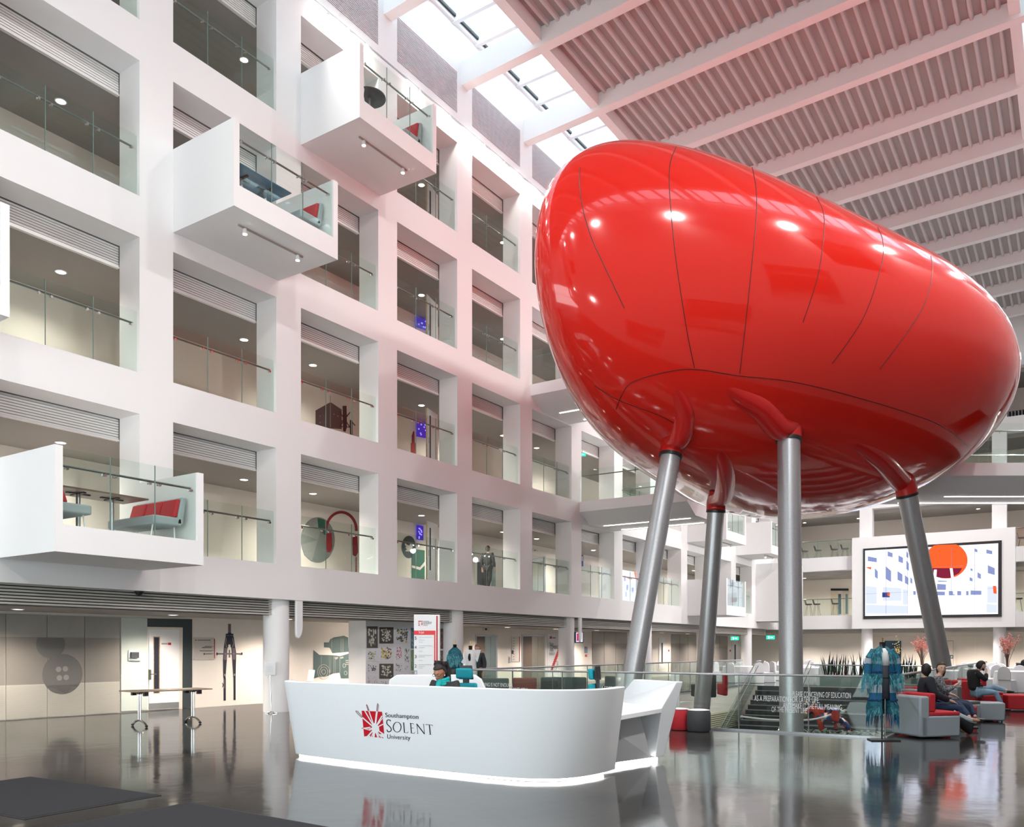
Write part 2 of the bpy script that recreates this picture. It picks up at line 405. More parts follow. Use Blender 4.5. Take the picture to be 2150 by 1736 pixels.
for n in range(0, 13):
    for L in (1, 2, 3, 4):
        if (n, L) not in PODS and (n, L) not in SKIP:
            if B0 is None: B0 = balustrade('glass_balustrade', OW, 1.3, 3, 1.06, 1); b = B0
            else: b = copy_tree(B0)
            b.location = (U0 + PER * n, VW + .1, sill(L) + .002)
            tag(b, 'glass balustrade with steel handrail, %s floor, %s opening along from the entrance end' % (FL[L], ORD[n]), 'balustrade', 'glass balustrades in the grid wall openings')
        if not (n > 7 and L > 2) and not (n > 5 and L > 3):
            if G0 is None:
                G0 = empty('ventilation_grille'); m = MB(); m.box(0, OW, .03, .05, 0, .447); m.box(0, OW, -.03, .05, -.03, 0)
                m.build('backing', [LOUV], G0, local=True)
                m = MB()
                for i in range(8): m.box(0, OW, -.0, .03, .012 + i*.055, .05 + i*.055)
                m.build('slats', [LOUV], G0, local=True); g = G0
            else: g = copy_tree(G0)
            g.location = (U0 + PER * n, VW + .73 + .04, sill(L) + 2.4)
            tag(g, 'white slatted grille over the %s-floor opening, %s bay along from the entrance end' % (FL[L], ORD[n]), 'grille', 'slatted grilles at the heads of the openings')
# fine-slatted panels near the roof
T0 = None
for n in range(1, 7):
    if T0 is None:
        T0 = empty('louvre_panel'); m = MB(); m.box(0, OW, .06, .09, 0, 1.31); m.build('backing', [mat('louvre_shadow', (.42, .37, .38), .7)], T0, local=True)
        m = MB()
        for i in range(27): m.ext([(0, .0, .01 + i*.048), (0, .05, .03 + i*.048), (0, .05, .036 + i*.048), (0, .0, .032 + i*.048)], (OW, 0, 0))
        m.build('slats', [mat('roof_louvre', (.8, .75, .76), .6)], T0, local=True); g = T0
    else: g = copy_tree(T0)
    g.location = (U0 + PER * n, VW + .005, 18.58)
    tag(g, 'fine-slatted louvre panel under the roof, %s one along from the entrance end' % ORD[n], 'louvre', 'louvre panels under the roof')
# ceiling downlights
DL = None; k = 0
DLM = glow('downlight_disc', (1, .88, .7), 12)
def downlight(u, v, z, label, group, power=0, sc_=1):
    global DL
    if DL is None:
        DL = empty('ceiling_downlight'); MB().lathe([(.12, 0), (.125, -.012), (.1, -.016), (.095, -.005)], n=20).build('rim', [WHITE2], DL, local=True)
        MB().lathe([(.093, -.006), (.093, -.012)], n=20).build('lamp_disc', [DLM], DL, local=True); d = DL
    else: d = copy_tree(DL)
    d.location = (u, v, z - .001); d.scale = (sc_,) * 3; tag(d, label, 'ceiling light', group)
    if power: lamp((u, v, z - .05), power)
for L in (1, 2, 3, 4):
    for k in range(17):
        u = 9.9 + 2.436 * k
        if L == 2 and u > 33 or L >= 3 and u > 27: break
        downlight(u, 18.4, sill(L) + 2.4, 'round recessed downlight in the %s-floor corridor ceiling, %s from the entrance end' % (FL[L], ORD[k]), 'corridor ceiling downlights', 0)
for L in (1, 2, 3, 4):
    for k in range(6): lamp((9.9 + 7.3 * k, 18.4, sill(L) + 2.3), (300, 170, 40, 40)[L - 1])
for k in range(13):
    downlight(9.0 + PER * k, 18.4, 2.42, 'round recessed downlight in the ground-floor ceiling, %s from the entrance end' % ORD[k], 'ground floor ceiling downlights')
    lamp((9.0 + PER * k, 18.4, 2.37), 420, .6, (1, .86, .74))
for i_ in range(5):
    for j_ in range(3): lamp((57.6, 15.2 - 3.4*i_, 2.5 if j_ == 0 else sill(j_) + 2.5), (600, 230, 60)[j_])
for i_ in range(3): lamp((55.2, 13.5 - 4*i_, 2.72), 500)  # added lamps without fixtures, brightening the dining area
# track lamps washing down the wall below the roof
m = MB().tube([(8, VW - .12, 18.2), (34, VW - .12, 18.2)], .025, 8); tag(m.build('lighting_cable', [STEEL]), 'thin steel lighting track running along the wall below the louvre panels', 'track')
F0 = None
for i, (px, py) in enumerate(((689,37),(730,68),(770,101),(880,195),(943,249),(996,294),(1016,310),(1058,346),(1097,379),(1137,415))):
    p = at(px, py, V=VW - .2)
    if F0 is None:
        F0 = empty('wall_floodlight'); MB().lathe([(.05, .1), (.07, .02), (.075, -.06), (.06, -.06)], n=14).build('housing', [WHITE2], F0, local=True)
        MB().ell((0, 0, -.06), .1, .1, .07, 12, 6).build('lamp_face', [glow('flood_face', (1, .93, .86), 60)], F0, local=True); f = F0
    else: f = copy_tree(F0)
    f.location = p; tag(f, 'small bright floodlight on the track under the roof, %s along from the entrance end' % ORD[i], 'floodlight', 'floodlights on the high track')
def fill_spot(loc, rot, e, rad=.2, sz=140):  # spot added for brightness, with no fixture of its own
    l = lamp(loc, e, rot=rot, color=(1, .96, .93), name='fill_beam'); l.data.spot_size = R(sz); l.data.spot_blend = 1; l.data.shadow_soft_size = rad
for i in range(8): fill_spot((4 + 5*i, VW - .8, 18.1), (R(-48), 0, 0), 1000, .2, 112)  # added spots near the track, set apart from its fixtures
for i in range(9): fill_spot((-2 + 6*i, VR + .4, 18.6), (R(34), 0, 0), 1350 if i < 6 else 2000, .22)  # added high spots along the unseen side wall, no fixtures
for i in (0, 1, 5, 6, 7): fill_spot((1 + 6.5*i, VR + .4, 7.6), (R(72), 0, 0), 900 if i < 5 else 1300, .15)  # added low spots on the unseen side wall, lifting the lower walls
for v_ in (2, 9): fill_spot((52.5, v_, 17), (0, R(25), 0), 3000, .4)  # two spots added to brighten the far hall
# long ground-floor grille and columns
m = MB(); m.box(UB, 54.4, 16.78, 16.8, 2.42, 2.86); m2 = MB()
tb = empty('ceiling_grille', (8, 16.8, 2.42), 'long bronze-grey slatted grille band above the ground-floor walkway', 'grille')
m.build('backing', [DARK], tb)
for i in range(7): m2.box(UB, 54.4, 16.70, 16.77, 2.43 + i*.06, 2.468 + i*.06)
m2.build('slats', [LOUVD], tb)
COLN = ['beside the sign on a stand', 'behind the teal fringed mannequin', 'beside the wall-mounted screen', 'behind the slanting legs', 'hidden partly by the rear leg', 'by the green exit sign']
for i in range(6):
    u = 14.53 + 7.3076 * i
    m = MB(); m.cyl((u, 16.86), .32, 0, 2.85, 40)
    tag(m.build('round_column', [WHITE]), 'round white column at the walkway edge, ' + COLN[i], 'column', 'round white columns along the walkway')
    if i in (0, 2):
        c = MB(); a = at(600 if i == 0 else 1207, 1262, V=16.5); hh = [(0, 2.84), (.22, 2.84), (.22, 2.05), (.17, 1.9), (.1, 1.82), (.02, 1.86), (0, 1.95)]
        c.ext([(u + .27 + x, 16.42, z + .02) for x, z in hh], (0, .07, 0)); tag(c.build('curved_fin', [WHITE2], bevel=.015), 'white rounded fin panel hanging beside the column ' + COLN[i], 'fin panel', 'white fins beside columns')
for i, v in enumerate((10.96, 3.76)):
    m = MB(); m.cyl((UE + .35, v), .33, 0, 2.82, 32)
    tag(m.build('round_column', [WHITE]), 'round white column under the big screen, ' + ('behind the blue fringed coat' if i == 0 else 'beside the pink blossom tree at the frame edge'), 'column', 'round white columns along the walkway')

# ------------------------------------------------------------------ projecting balcony boxes
SPOTM = glow('spot_face', (1, .9, .74), 30)
def sofa_bench(name, L_, depth=.62, back=.85, root=None, pads=3, arm=True):
    root = root or empty(name)
    MB().box(0, L_, 0, depth, .27, .44).build('seat', [GREYF], root, local=True, bevel=.03)
    MB().ext([(0, depth - .13, .3), (0, depth + .02, .3), (0, depth + .1, back), (0, depth - .01, back)], (L_, 0, 0)).build('backrest', [GREYF], root, local=True, bevel=.03)
    for i in range(pads):
        a, b = L_*i/pads + .02, L_*(i+1)/pads - .02
        MB().ext([(a, depth - .2, .44), (a, depth - .1, .44), (a, depth - .02, back - .04), (a, depth - .09, back - .04)], (b - a, 0, 0)).build('back_cushion', [REDF], root, local=True, bevel=.025)
    for x in (.15, L_ - .15):
        MB().tube([(x, .08, .27), (x - .03, .05, 0), (x - .03, .06, .02), (x - .03, depth - .05, .02), (x - .03, depth - .05, 0), (x, depth - .08, .27)], .016, 6).build('leg', [WHITE2], root, local=True)
    return root
def pod_box(n, L, label, tall=False):
    u0, s = U0 + PER * n, sill(L); u1 = u0 + 2.93; v0 = VW - 2.036
    top = s + (1.37 if not tall else 2.95)
    r = empty('balcony_box', (u0, VW, s), label, 'balcony', 'white balcony boxes on the grid wall')
    m = MB(); m.box(u0, u1, v0, VW, s - .44, s + .03); m.box(u0, u0 + .14, v0, VW, s + .03, top); m.box(u1 - .14, u1, v0, VW, s + .03, top)
    if tall: m.box(u0 + .14, u1 - .14, v0, v0 + .14, s + .03, top); m.box(u0, u1, v0, VW, top, top + .12)
    m.build('shell', [WHITE], r)
    if not tall:
        w = (u1 - u0 - .28) / 3
        for i in range(3): MB().box(u0 + .14 + i*w + .004, u0 + .14 + (i+1)*w - .004, v0 + .05, v0 + .064, s + .03, top - .02).build('glass_pane', [GLASS], r)
        for i in (1, 2): MB().box(u0 + .14 + i*w - .006, u0 + .14 + i*w + .006, v0 + .048, v0 + .066, s + .03, top - .02).build('joint_strip', [GEDGE], r)
        MB().tube([(u0 + .2, v0 + .14, s + 1.06), (u1 - .2, v0 + .14, s + 1.06)], .022, 8).build('handrail', [DSTEEL], r)
        for i in range(3):
            for x in (u0 + .14 + i*w + .1, u0 + .14 + (i+1)*w - .1):
                MB().tube([(x, v0 + .14, s + 1.06), (x, v0 + .14, s + 1.0), (x, v0 + .05, s + 1.0)], .011, 6).tube([(x, v0 + .035, s + 1.0), (x, v0 + .07, s + 1.0)], .026, 10).build('bracket', [CHROME], r)
    return r
POS = {(0,1): 'with meeting table and red-cushioned sofa, lowest and by the entrance', (1,3): 'showing the underside of a blue-reflecting table, third floor', (2,4): 'highest of the boxes, with a round black table', (9,1): 'first floor beyond the rear leg, with bright screen reflections',
       (9,2): 'second floor beyond the rear leg, partly behind it', (11,2): 'second floor, just short of the vertical leg', (-1,2): 'second floor, cut off by the frame edge', (12,1): 'closed and full height, at the far corner of the wall'}
for (n, L), t in POS.items():
    pod_box(n, L, 'white balcony box ' + t, tall=(n == 12))
    if (n, L) in ((1,3),(2,4),(9,2),(11,2)):
        u, s, v = U0 + PER*n, sill(L) - .44, VW - 2.036 + .55
        t_ = empty('track_light', (u + 1.4, v, s), 'white track with two small spotlights under the balcony box on the %s floor, %s bay' % (FL[L], ORD[n]), 'track light', 'track lights under balcony boxes')
        MB().box(u + .55, u + 2.35, v - .018, v + .018, s - .035, s - .003).build('track', [mat('track_brown', (.35, .3, .27), .5)], t_)
        for x in (u + .72, u + 2.2):
            h_ = MB().lathe([(.03, s - .03), (.045, s - .06), (.052, s - .14), (.045, s - .15)], (x, v), 14).build('spot_head', [WHITE2], t_)
            MB().lathe([(.044, s - .151), (.044, s - .158)], (x, v), 14).build('lens', [SPOTM], h_)
# furniture standing in the boxes
def ped_table(root, w, d, feet, mt, h=.73):
    MB().box(-w/2, w/2, -d/2, d/2, h, h + .03).build('table_top', mt, root, local=True, bevel=.01)
    for x, y in feet:
        MB().cyl((x, y), .04, .02, h, 14).build('pedestal', [STEEL], root, local=True)
        m = MB(); m.cyl((x, y), .24, 0, .02, 24); m.build('foot_plate', [STEEL], root, local=True)
        m = MB(); m.box(x - .22, x + .22, y - .03, y + .03, h - .02, h); m.box(x - .03, x + .03, y - .22, y + .22, h - .02, h); m.build('spider', [BLACK], root, local=True)
TOPM = mat('walnut_underside', (.28, .17, .13), .35)
s1 = sill(1) + .03; u = U0
t = empty('meeting_table', (u + 1.2, VW - 1.15, s1), 'rectangular table with two steel pedestals in the lowest balcony box', 'table'); ped_table(t, 1.7, .85, [(-.3, 0), (.35, 0)], [TOPM])
t = empty('sofa_bench', (u + 2.72, VW - 1.75, s1), 'grey bench sofa with three red back cushions in the lowest balcony box', 'sofa', rz=R(90)); sofa_bench('x', 1.55, root=t); t.location.x -= 0
t.rotation_euler = (0, 0, R(-90)); t.location = (u + 2.0, VW - .25, s1)
t = empty('sofa_bench', (u + .82, VW - 1.75, s1), 'pale bench sofa partly hidden by the side of the lowest balcony box', 'sofa', rz=R(90)); sofa_bench('x', 1.5, root=t, back=.8)
s3 = sill(3) + .03; u = U0 + PER
t = empty('meeting_table', (u + 1.15, VW - 1.2, s3), 'table with dark glossy underside reflecting blue light in the third-floor balcony box', 'table')
ped_table(t, 1.5, .85, [(-.3, 0), (.35, 0)], [mat('blue_reflection_gloss', (.02, .12, .22), .04, coat=1)])  # the blue reflection is put into the table colour
t = empty('sofa_bench', (u + 2.05, VW - .25, s3), 'grey sofa with wine-red cushion in the third-floor balcony box', 'sofa', rz=R(-90)); sofa_bench('x', 1.5, root=t, pads=2)
s4 = sill(4) + .03; u = U0 + 2*PER
t = empty('round_table', (u + .95, VW - 1.45, s4), 'round black pedestal table in the highest balcony box', 'table')
MB().cyl((0, 0), .42, .7, .73, 32).build('table_top', [BLACK], t, local=True); MB().cyl((0, 0), .035, .02, .7, 12).build('pedestal', [STEEL], t, local=True); MB().cyl((0, 0), .25, 0, .02, 24).build('foot_plate', [BLACK], t, local=True)
t = empty('lounge_chair', (u + 2.05, VW - .7, s4), 'dark grey lounge chair with bright red triangular cushion in the highest balcony box', 'chair', rz=R(-90)); sofa_bench('x', 1.0, root=t, pads=1, back=.9)
t = empty('white_statue', (u + .55, VW - 1.5, s4), 'white upright rounded object beside the round black table', 'ornament')
MB().lathe([(.12, 0), (.15, .3), (.1, .55), (.14, .8), (.11, 1.05), (.03, 1.2)], n=20).build('body', [CLOTHW], t, local=True)

# ------------------------------------------------------------------ link bridges
BLK = MB()
def bridge(name, label, ua, ub, va, vb, z, lights):
    r = empty(name, (ua, va, z - 1), label, 'bridge')
    m = MB(); v0, v1 = min(va, vb), max(va, vb)
    m.ext([(ua, v0, z), (ub, v0, z), (ub, v0, z - .4), (ub - .8, v0, z - .82), (ua + .8, v0, z - .82), (ua, v0, z - .4)], (0, v1 - v0, 0)); m.build('deck', [WHITE], r)
    for (u_, a, b) in lights: MB().box(u_ - .03, u_ + .03, a, b, z - .84, z - .822).build('light_strip', [LED2], r)
    k = max(1, round((v1 - v0) / 1.6)); w = (v1 - v0) / k
    for uu in (ua + .06, ub - .06):
        for i in range(k): MB().box(uu - .007, uu + .007, v0 + i*w + .005, v0 + (i+1)*w - .005, z, z + 1.25).build('glass_pane', [GLASS], r)
        s_ = .08 if uu < (ua+ub)/2 else -.08
        MB().tube([(uu + s_, v0 + .05, z + 1.02), (uu + s_, v1 - .05, z + 1.02)], .022, 8).build('handrail', [DSTEEL], r)
    return r
bridge('link_bridge', 'white link bridge with light strips crossing at second-floor level behind the red pod', 29.4, 33.2, 11.9, 16.4, sill(2), ((30.7, 12.3, 16.0), (32.1, 12.3, 15.9)))
bridge('link_bridge', 'white link bridge running from the third floor into the red pod', 25.8, 29.4, 12.2, 16.4, sill(3), ((27.0, 12.5, 15.9), (28.3, 12.5, 15.6)))
r = empty('link_bridge', (30.3, 2.3, sill(2) - 1), 'white link bridge with light strips seen past the red pod above the big screen', 'bridge')
DV = Vector((SY, -CY, 0)); DN = Vector((CY, SY, 0)); A0 = Vector((30.3, 2.3, sill(2))) - DV * 3.2
def obx(m, a0, a1, n0, n1, z0, z1, mi=0):
    P = [A0 + DV*a + DN*n_ for a, n_ in ((a0, n0), (a1, n0), (a1, n1), (a0, n1))]
    m.ext([(p.x, p.y, z0) for p in P], (0, 0, z1 - z0), mi)
m = MB(); z = sill(2); obx(m, 0, 8, 0, 3.6, z - .4, z)
P = [A0 + DN*q for q in (0, .8, 2.8, 3.6)]
m.ext([(P[0].x, P[0].y, z - .4), (P[3].x, P[3].y, z - .4), (P[2].x, P[2].y, z - .82), (P[1].x, P[1].y, z - .82)], DV * 8); m.build('deck', [WHITE], r)
for n_, a in ((1.25, 2.45), (2.5, 1.5)):
    m = MB(); obx(m, a, 7.5, n_, n_ + .06, z - .84, z - .822); m.build('light_strip', [LED2], r)
for n_ in (.06, 3.5):
    for i in range(5): m = MB(); obx(m, i*1.6 + .01, i*1.6 + 1.58, n_, n_ + .014, z, z + 1.25); m.build('glass_pane', [GLASS], r)
    s_ = .08 if n_ < 1 else -.08
    a, b = A0 + DN*(n_ + s_), A0 + DN*(n_ + s_) + DV*8; MB().tube([(a.x, a.y, z + 1.02), (b.x, b.y, z + 1.02)], .022, 8).build('handrail', [DSTEEL], r)
    for i in range(10): 
        q = A0 + DN*(n_ + s_) + DV*(.4 + .8*i); MB().tube([(q.x, q.y, z + 1.02), (q.x, q.y, z + .95)], .012, 6).build('bracket', [CHROME], r)
# end wall balustrades, doors and screen
for L in (1, 2, 3):
    for i, (a, b) in enumerate(((4.13, 10.59), (11.33, 16.4), (-1.4, 3.39))):
        if L < 3 and i == 0: continue
        r = balustrade('glass_balustrade', b - a, 1.1, 4, 1.05, 1, False)
        r.location = (UE + .05, b, sill(L)); r.rotation_euler = (0, 0, R(-90))
        tag(r, 'glass balustrade on the end wall, %s floor, %s' % (FL[L], ('above the big screen', 'beside the big screen, above the dining tables', 'at the frame edge beyond the big screen')[i]), 'balustrade')
r = empty('video_wall', (UE - .5, 7.3, 2.81), 'huge video wall in a white box showing the red pod and white atrium', 'screen')
m = MB(); m.box(UE - .5, UE + .02, 2.94, 11.67, 2.80, 8.43); m.build('surround', [WHITE], r)
m = MB(); m.box(UE - .56, UE - .5, 3.6, 11.0, 3.39, 7.72); m.build('bezel', [BLACK], r)
# picture on the video wall
SU = UE - .565
def z5(x, y): return (1760 + x * .2073, 1060 + y * .2073)
def scr(pts, dz=0, U=None): return [at(*z5(x, y), U=(U or SU) - dz) for x, y in pts]
def glowp(c, s=1.0): return glow('screen_colour', c, s * .55)
GS = [glowp((.80, .84, 1), 1.9), glowp((1, .13, .03), 1.3), glowp((.25, .02, .05), 1.2), glowp((.28, .33, .62), 1.2), glowp((.62, .68, .95), 1.5), glowp((.9, .93, 1), 2.2), glowp((.05, .07, .3), 1.0)]
m = MB(); m.ext(scr([(272, 462), (1620, 388), (1618, 1104), (272, 1124)]), (-.004, 0, 0), 0)
def sp(pts, mi, dz=.006): m.ext(scr(pts, dz), (-.002, 0, 0), mi)
random.seed(4)
for x, y, w, h in ((300,520,90,60),(500,470,50,60),(610,510,45,80),(690,470,20,70),(690,560,25,110),(480,620,55,160),(600,670,50,110),(675,710,35,100),(730,730,20,70),(370,640,30,110),(1500,450,60,50),(1515,610,70,100),(1410,680,35,70),(1380,440,30,40),(1330,730,30,45),(1340,640,20,30)):
    sp([(x, y), (x + w, y + h*.3), (x + w, y + h), (x, y + h*.8)], 3)
for x, y, w, h in ((280,820,110,180),(450,830,190,140),(655,850,45,160),(280,1010,420,90),(1510,820,100,170),(1500,1000,110,90)): sp([(x, y), (x + w, y + 12), (x + w, y + h), (x, y + h)], 4, .007)
sp([(445, 885), (520, 885), (520, 935), (445, 935)], 6, .009); sp([(275, 630), (335, 628), (330, 655)], 1, .009); sp([(1565, 820), (1600, 820), (1605, 900), (1572, 895)], 1, .009); sp([(495,895),(525,890),(520,920),(500,925)], 1, .011)
ball = [(1095 + 215*math.cos(a), 560 + 185*math.sin(a)) for a in [2*math.pi*i/40 for i in range(40)]]
sp([(x, max(y, 407 - (x-900)*.03)) for x, y in ball], 1, .01)
sp([(935, 640), (1255, 640), (1225, 690), (1130, 740), (1050, 742), (960, 720)], 2, .012)
for a in ([(970,655),(998,655),(985,860),(950,860)], [(1130,640),(1157,640),(1195,900),(1165,905)]): sp(a, 5, .014)
sp([(700, 918), (1500, 915), (1500, 1100), (705, 1118)], 5, .011)
for x, y, w, h in ((1010,765,90,12),(1000,800,90,60),(980,875,100,40),(1120,870,60,45),(1205,870,40,45),(1295,870,25,45),(1340,865,110,45),(760,870,25,40)): sp([(x, y), (x + w, y + 4), (x + w, y + h), (x, y + h)], 3, .012)
for t_, x in (('', 0),): pass
m.build('picture', GS, r, smooth=False)
m = MB()
for x in (482, 700, 918, 1145, 1380): m.ext(scr([(x, 430), (x + 3, 430), (x + 3, 1112), (x, 1112)], .018), (-.001, 0, 0))
for y in (640, 880): m.ext(scr([(272, y + 20), (1620, y - 40), (1620, y - 38), (272, y + 22)], .018), (-.001, 0, 0))
m.build('panel_joints', [mat('joint_blue', (.2, .2, .4), .5)], r)

# ------------------------------------------------------------------ walls pictures, doors, lifts (ground-floor corridor)
VC = 19.695
def deco(name, shapes, mats, label, cat, V=VC, U=None, th=.004, parent=None, step=.0015):
    """flat graphic applied on a wall; shapes = [(material index, pixel outline)]"""
    m = MB()
    for i, (mi, pts) in enumerate(shapes):
        e = th + (i + 1) * step * min(1, 8 / len(shapes))
        if U is None: m.ext([at(x, y, V=V - e) for x, y in pts], (0, e - .0005, 0), mi)
        else: m.ext([at(x, y, U=U - e) for x, y in pts], (e - .0005, 0, 0), mi)
    ob = m.build(name, mats, parent, smooth=False)
    return tag(ob, label, cat) if label else ob
def zz(x0, y0, s): return lambda pts: [(x0 + x*s, y0 + y*s) for x, y in pts]
def rect(x0, y0, x1, y1, dy0=0, dy1=0): return [(x0, y0), (x1, y0 + dy0), (x1, y1 + dy1), (x0, y1)]
def ring(cx, cy, rx, ry, n=40, a0=0, a1=2*math.pi): return [(cx + rx*math.cos(a0 + (a1-a0)*i/n), cy + ry*math.sin(a0 + (a1-a0)*i/n)) for i in range(n)]
def arc(cx, cy, rx, ry, w, a0, a1, n=18):
    out = []
    for i in range(n):
        b, c = a0 + (a1-a0)*i/n, a0 + (a1-a0)*(i+1)/n
        out.append([(cx + rx*math.cos(b), cy + ry*math.sin(b)), (cx + rx*math.cos(c), cy + ry*math.sin(c)), (cx + (rx-w)*math.cos(c), cy + (ry-w)*math.sin(c)), (cx + (rx-w)*math.cos(b), cy + (ry-w)*math.sin(b))])
    return out
def line(pts, w): 
    out = []
    for (x0, y0), (x1, y1) in zip(pts, pts[1:]):
        l = math.hypot(x1-x0, y1-y0) or 1; a, b = -(y1-y0)/l*w/2, (x1-x0)/l*w/2; ex, ey = (x1-x0)/l*w*.25, (y1-y0)/l*w*.25
        out.append([(x0+a-ex, y0+b-ey), (x1+a+ex, y1+b+ey), (x1-a+ex, y1-b+ey), (x0-a-ex, y0-b-ey)])
    return out
FROST = mat('frosted_grey_glass', (.36, .35, .32), .3, spec=.5, var=.08, vs=2)
FROST2 = mat('frosted_dark_band', (.235, .22, .205), .3, spec=.5)
FROST3 = mat('frosted_pale_band', (.5, .49, .44), .15, spec=.6)
BUTTON = mat('button_graphic', (.17, .165, .16), .2)
BUTTON2 = mat('button_holes', (.3, .29, .28), .2)
INK = mat('navy_ink', (.02, .022, .035), .5); INK2 = mat('mauve_ink', (.16, .12, .14), .5); SLATE = mat('slate_green_ink', (.065, .11, .11), .6); SLATE2 = mat('pale_line_ink', (.4, .38, .35), .6)
PALEG = mat('pale_green_panel', (.55, .62, .58), .15)
# glazed partition with button graphics
q1 = zz(0, 1180, .32025)
r = empty('glazed_partition', tuple(at(120, 1500, V=19.65)), 'tall grey glazed partition with frosted bands and faint button graphics', 'partition')
xs = [-60, 12, 99, 178, 252]
for a, b in zip(xs, xs[1:]):
    ua, ub = at(a, 1400, V=19.66).x + .008, at(b, 1400, V=19.66).x - .008
    m = MB(); m.box(ua, ub, 19.66, 19.68, 1.85, 2.36, 0); m.box(ua, ub, 19.66, 19.68, .78, 1.85, 1); m.box(ua, ub, 19.66, 19.68, .02, .78, 2); m.build('glass_panel', [FROST, FROST2, FROST3], r)
def circ(cx, cy, R_, n=40):
    p = at(cx, cy, V=19.65); return [(p.x + R_*math.cos(2*math.pi*i/n), 19.658, p.z + R_*math.sin(2*math.pi*i/n)) for i in range(n)]
m = MB()
for cx, cy, R_ in ((132, 1415, .47), (107, 1352, .33)):
    pts = circ(cx, cy, R_)
    if cy < 1400: pts = [(x, y + .0016, min(z, 1.84)) for x, y, z in pts]
    m.ext(pts, (0, -.003, 0), 0)
    if cy > 1400:
        for dx, dy in ((-10, -10), (6, -11), (-8, 8), (8, 7)): m.ext([(x, y - .003, z) for x, y, z in circ(cx + dx*.9, cy + dy, .065, 16)], (0, -.003, 0), 1)
m.build('button_graphic', [BUTTON, BUTTON2], r)
m = MB()
for k in range(24): m.box(at(-60, 1400, V=19.66).x, at(252, 1400, V=19.66).x, 19.655, 19.659, .04 + k*.03, .048 + k*.03)
m.build('blind_lines', [mat('blind_line', (.38, .37, .34), .4)], r)
deco('wall_panel', [(0, q1([(795, 362), (966, 366), (966, 970), (795, 978)]))], [PALEG], 'pale green glass wall panel beside the white door', 'panel', th=.03)
r = empty('room_control', tuple(at(283, 1375, V=19.6)), 'small white wall-mounted control box with dark screen on the pale green panel', 'control panel')
deco('housing', [(0, q1(rect(845, 577, 926, 645)))], [WHITE2], None, None, V=19.66, th=.04, parent=r); deco('screen', [(0, q1(rect(860, 590, 912, 628)))], [DARK], None, None, V=19.6, th=.03, parent=r)
# white door with vision slot
WDOOR = mat('door_cream', (.8, .74, .67), .4)
r = empty('door_1', tuple(at(345, 1490, V=19.62))); r['kind'] = 'structure'
deco('door_frame', [(0, q1([(968, 370), (1260, 374), (1260, 955), (1198, 960), (1198, 428), (968, 424)]))], [mat('dark_glazed_frame', (.06, .075, .08), .1)], None, None, th=.02, parent=r)
deco('door_surround', [(0, q1([(966, 424), (1198, 428), (1196, 962), (966, 972)]))], [WDOOR], None, None, th=.025, parent=r)
deco('door_leaf', [(0, q1([(978, 440), (1176, 443), (1176, 958), (978, 968)])), (1, q1([(1005, 487), (1050, 487), (1050, 862), (1005, 864)])), (2, q1([(1010, 493), (1043, 493), (1043, 856), (1010, 858)])), (3, q1([(978, 926), (1174, 916), (1174, 955), (978, 965)])), (4, q1(rect(1103, 528, 1122, 543))), (5, q1(rect(1060, 530, 1100, 540)))],
     [WHITE2, WOOD, INK, STEEL, REDF, SLATE2], None, None, V=19.66, th=.02, parent=r)
m = MB(); a, b = at(985 * .32025, 1180 + 735*.32025, V=19.6), at(1012*.32025, 1180 + 735*.32025, V=19.6)
m.box(a.x - .02, a.x + .03, 19.6, 19.64, a.z - .14, a.z + .12); m.tube([(a.x, 19.6, a.z), (a.x, 19.56, a.z), (a.x + .15, 19.56, a.z)], .012, 8); m.build('door_handle', [DSTEEL], r)
# directory sign and compass picture
q6 = zz(380, 1290, .13253)
r = empty('direction_sign', tuple(at(430, 1360, V=19.66)), 'square grey direction sign with red edge strip beside the compass picture', 'sign')
deco('sign_plate', [(0, q6([(207, 360), (525, 365), (527, 712), (207, 716)]))], [mat('sign_grey', (.6, .55, .5), .4)], None, None, th=.02, parent=r)
deco('red_strip', [(0, q6(rect(528, 385, 537, 690)))], [REDF], None, None, th=.025, parent=r)
deco('sign_lettering', [(0, q6(rect(*t_))) for t_ in ((225,400,245,412),(262,402,470,411),(378,500,488,508),(338,520,488,528),(300,572,488,580),(392,618,488,625),(363,612,378,636),(500,506,518,512),(500,570,518,576),(500,618,518,624))], [INK], None, None, V=19.67, th=.002, parent=r)
S = []
for x, y, x2, y2 in ((748,148,792,292),): S.append((1, rect(x, y, x2, y2)))
S += [(0, [(710,305),(740,303),(745,288),(795,288),(800,303),(830,305),(830,352),(838,360),(858,520),(790,520),(785,475),(752,475),(748,520),(682,520),(700,400),(710,352)]),
      (0, [(682,515),(742,515),(733,560),(727,715),(706,1000),(672,1000),(668,715)]), (0, [(800,515),(860,515),(872,600),(873,715),(866,1000),(834,1000),(815,715),(803,560)]),
      (0, rect(678, 1000, 710, 1364)), (0, rect(836, 1000, 866, 1355)), (1, rect(566, 612, 972, 633)), (0, rect(563, 604, 583, 642)), (0, rect(955, 602, 974, 638)), (1, rect(762, 560, 780, 682)),
      (1, [(684,530),(730,530),(726,700),(712,720),(688,720),(676,700)]), (1, [(812,530),(856,530),(864,700),(850,718),(828,718),(818,700)]), (2, ring(703, 622, 8, 10, 12)), (2, ring(837, 622, 8, 10, 12)),
      (2, [(716,370),(726,368),(720,420),(712,460),(728,520),(720,522),(702,460)]), (2, [(824,370),(814,368),(822,420),(830,460),(812,520),(820,522),(840,460)]), (2, rect(716, 330, 762, 336)), (2, rect(780, 330, 826, 336)),
      (2, rect(684, 940, 706, 975)), (2, rect(838, 938, 862, 970)), (1, [(655,1080),(680,1105),(680,1130),(655,1152),(668,1116)]), (2, rect(688, 1030, 694, 1170))]
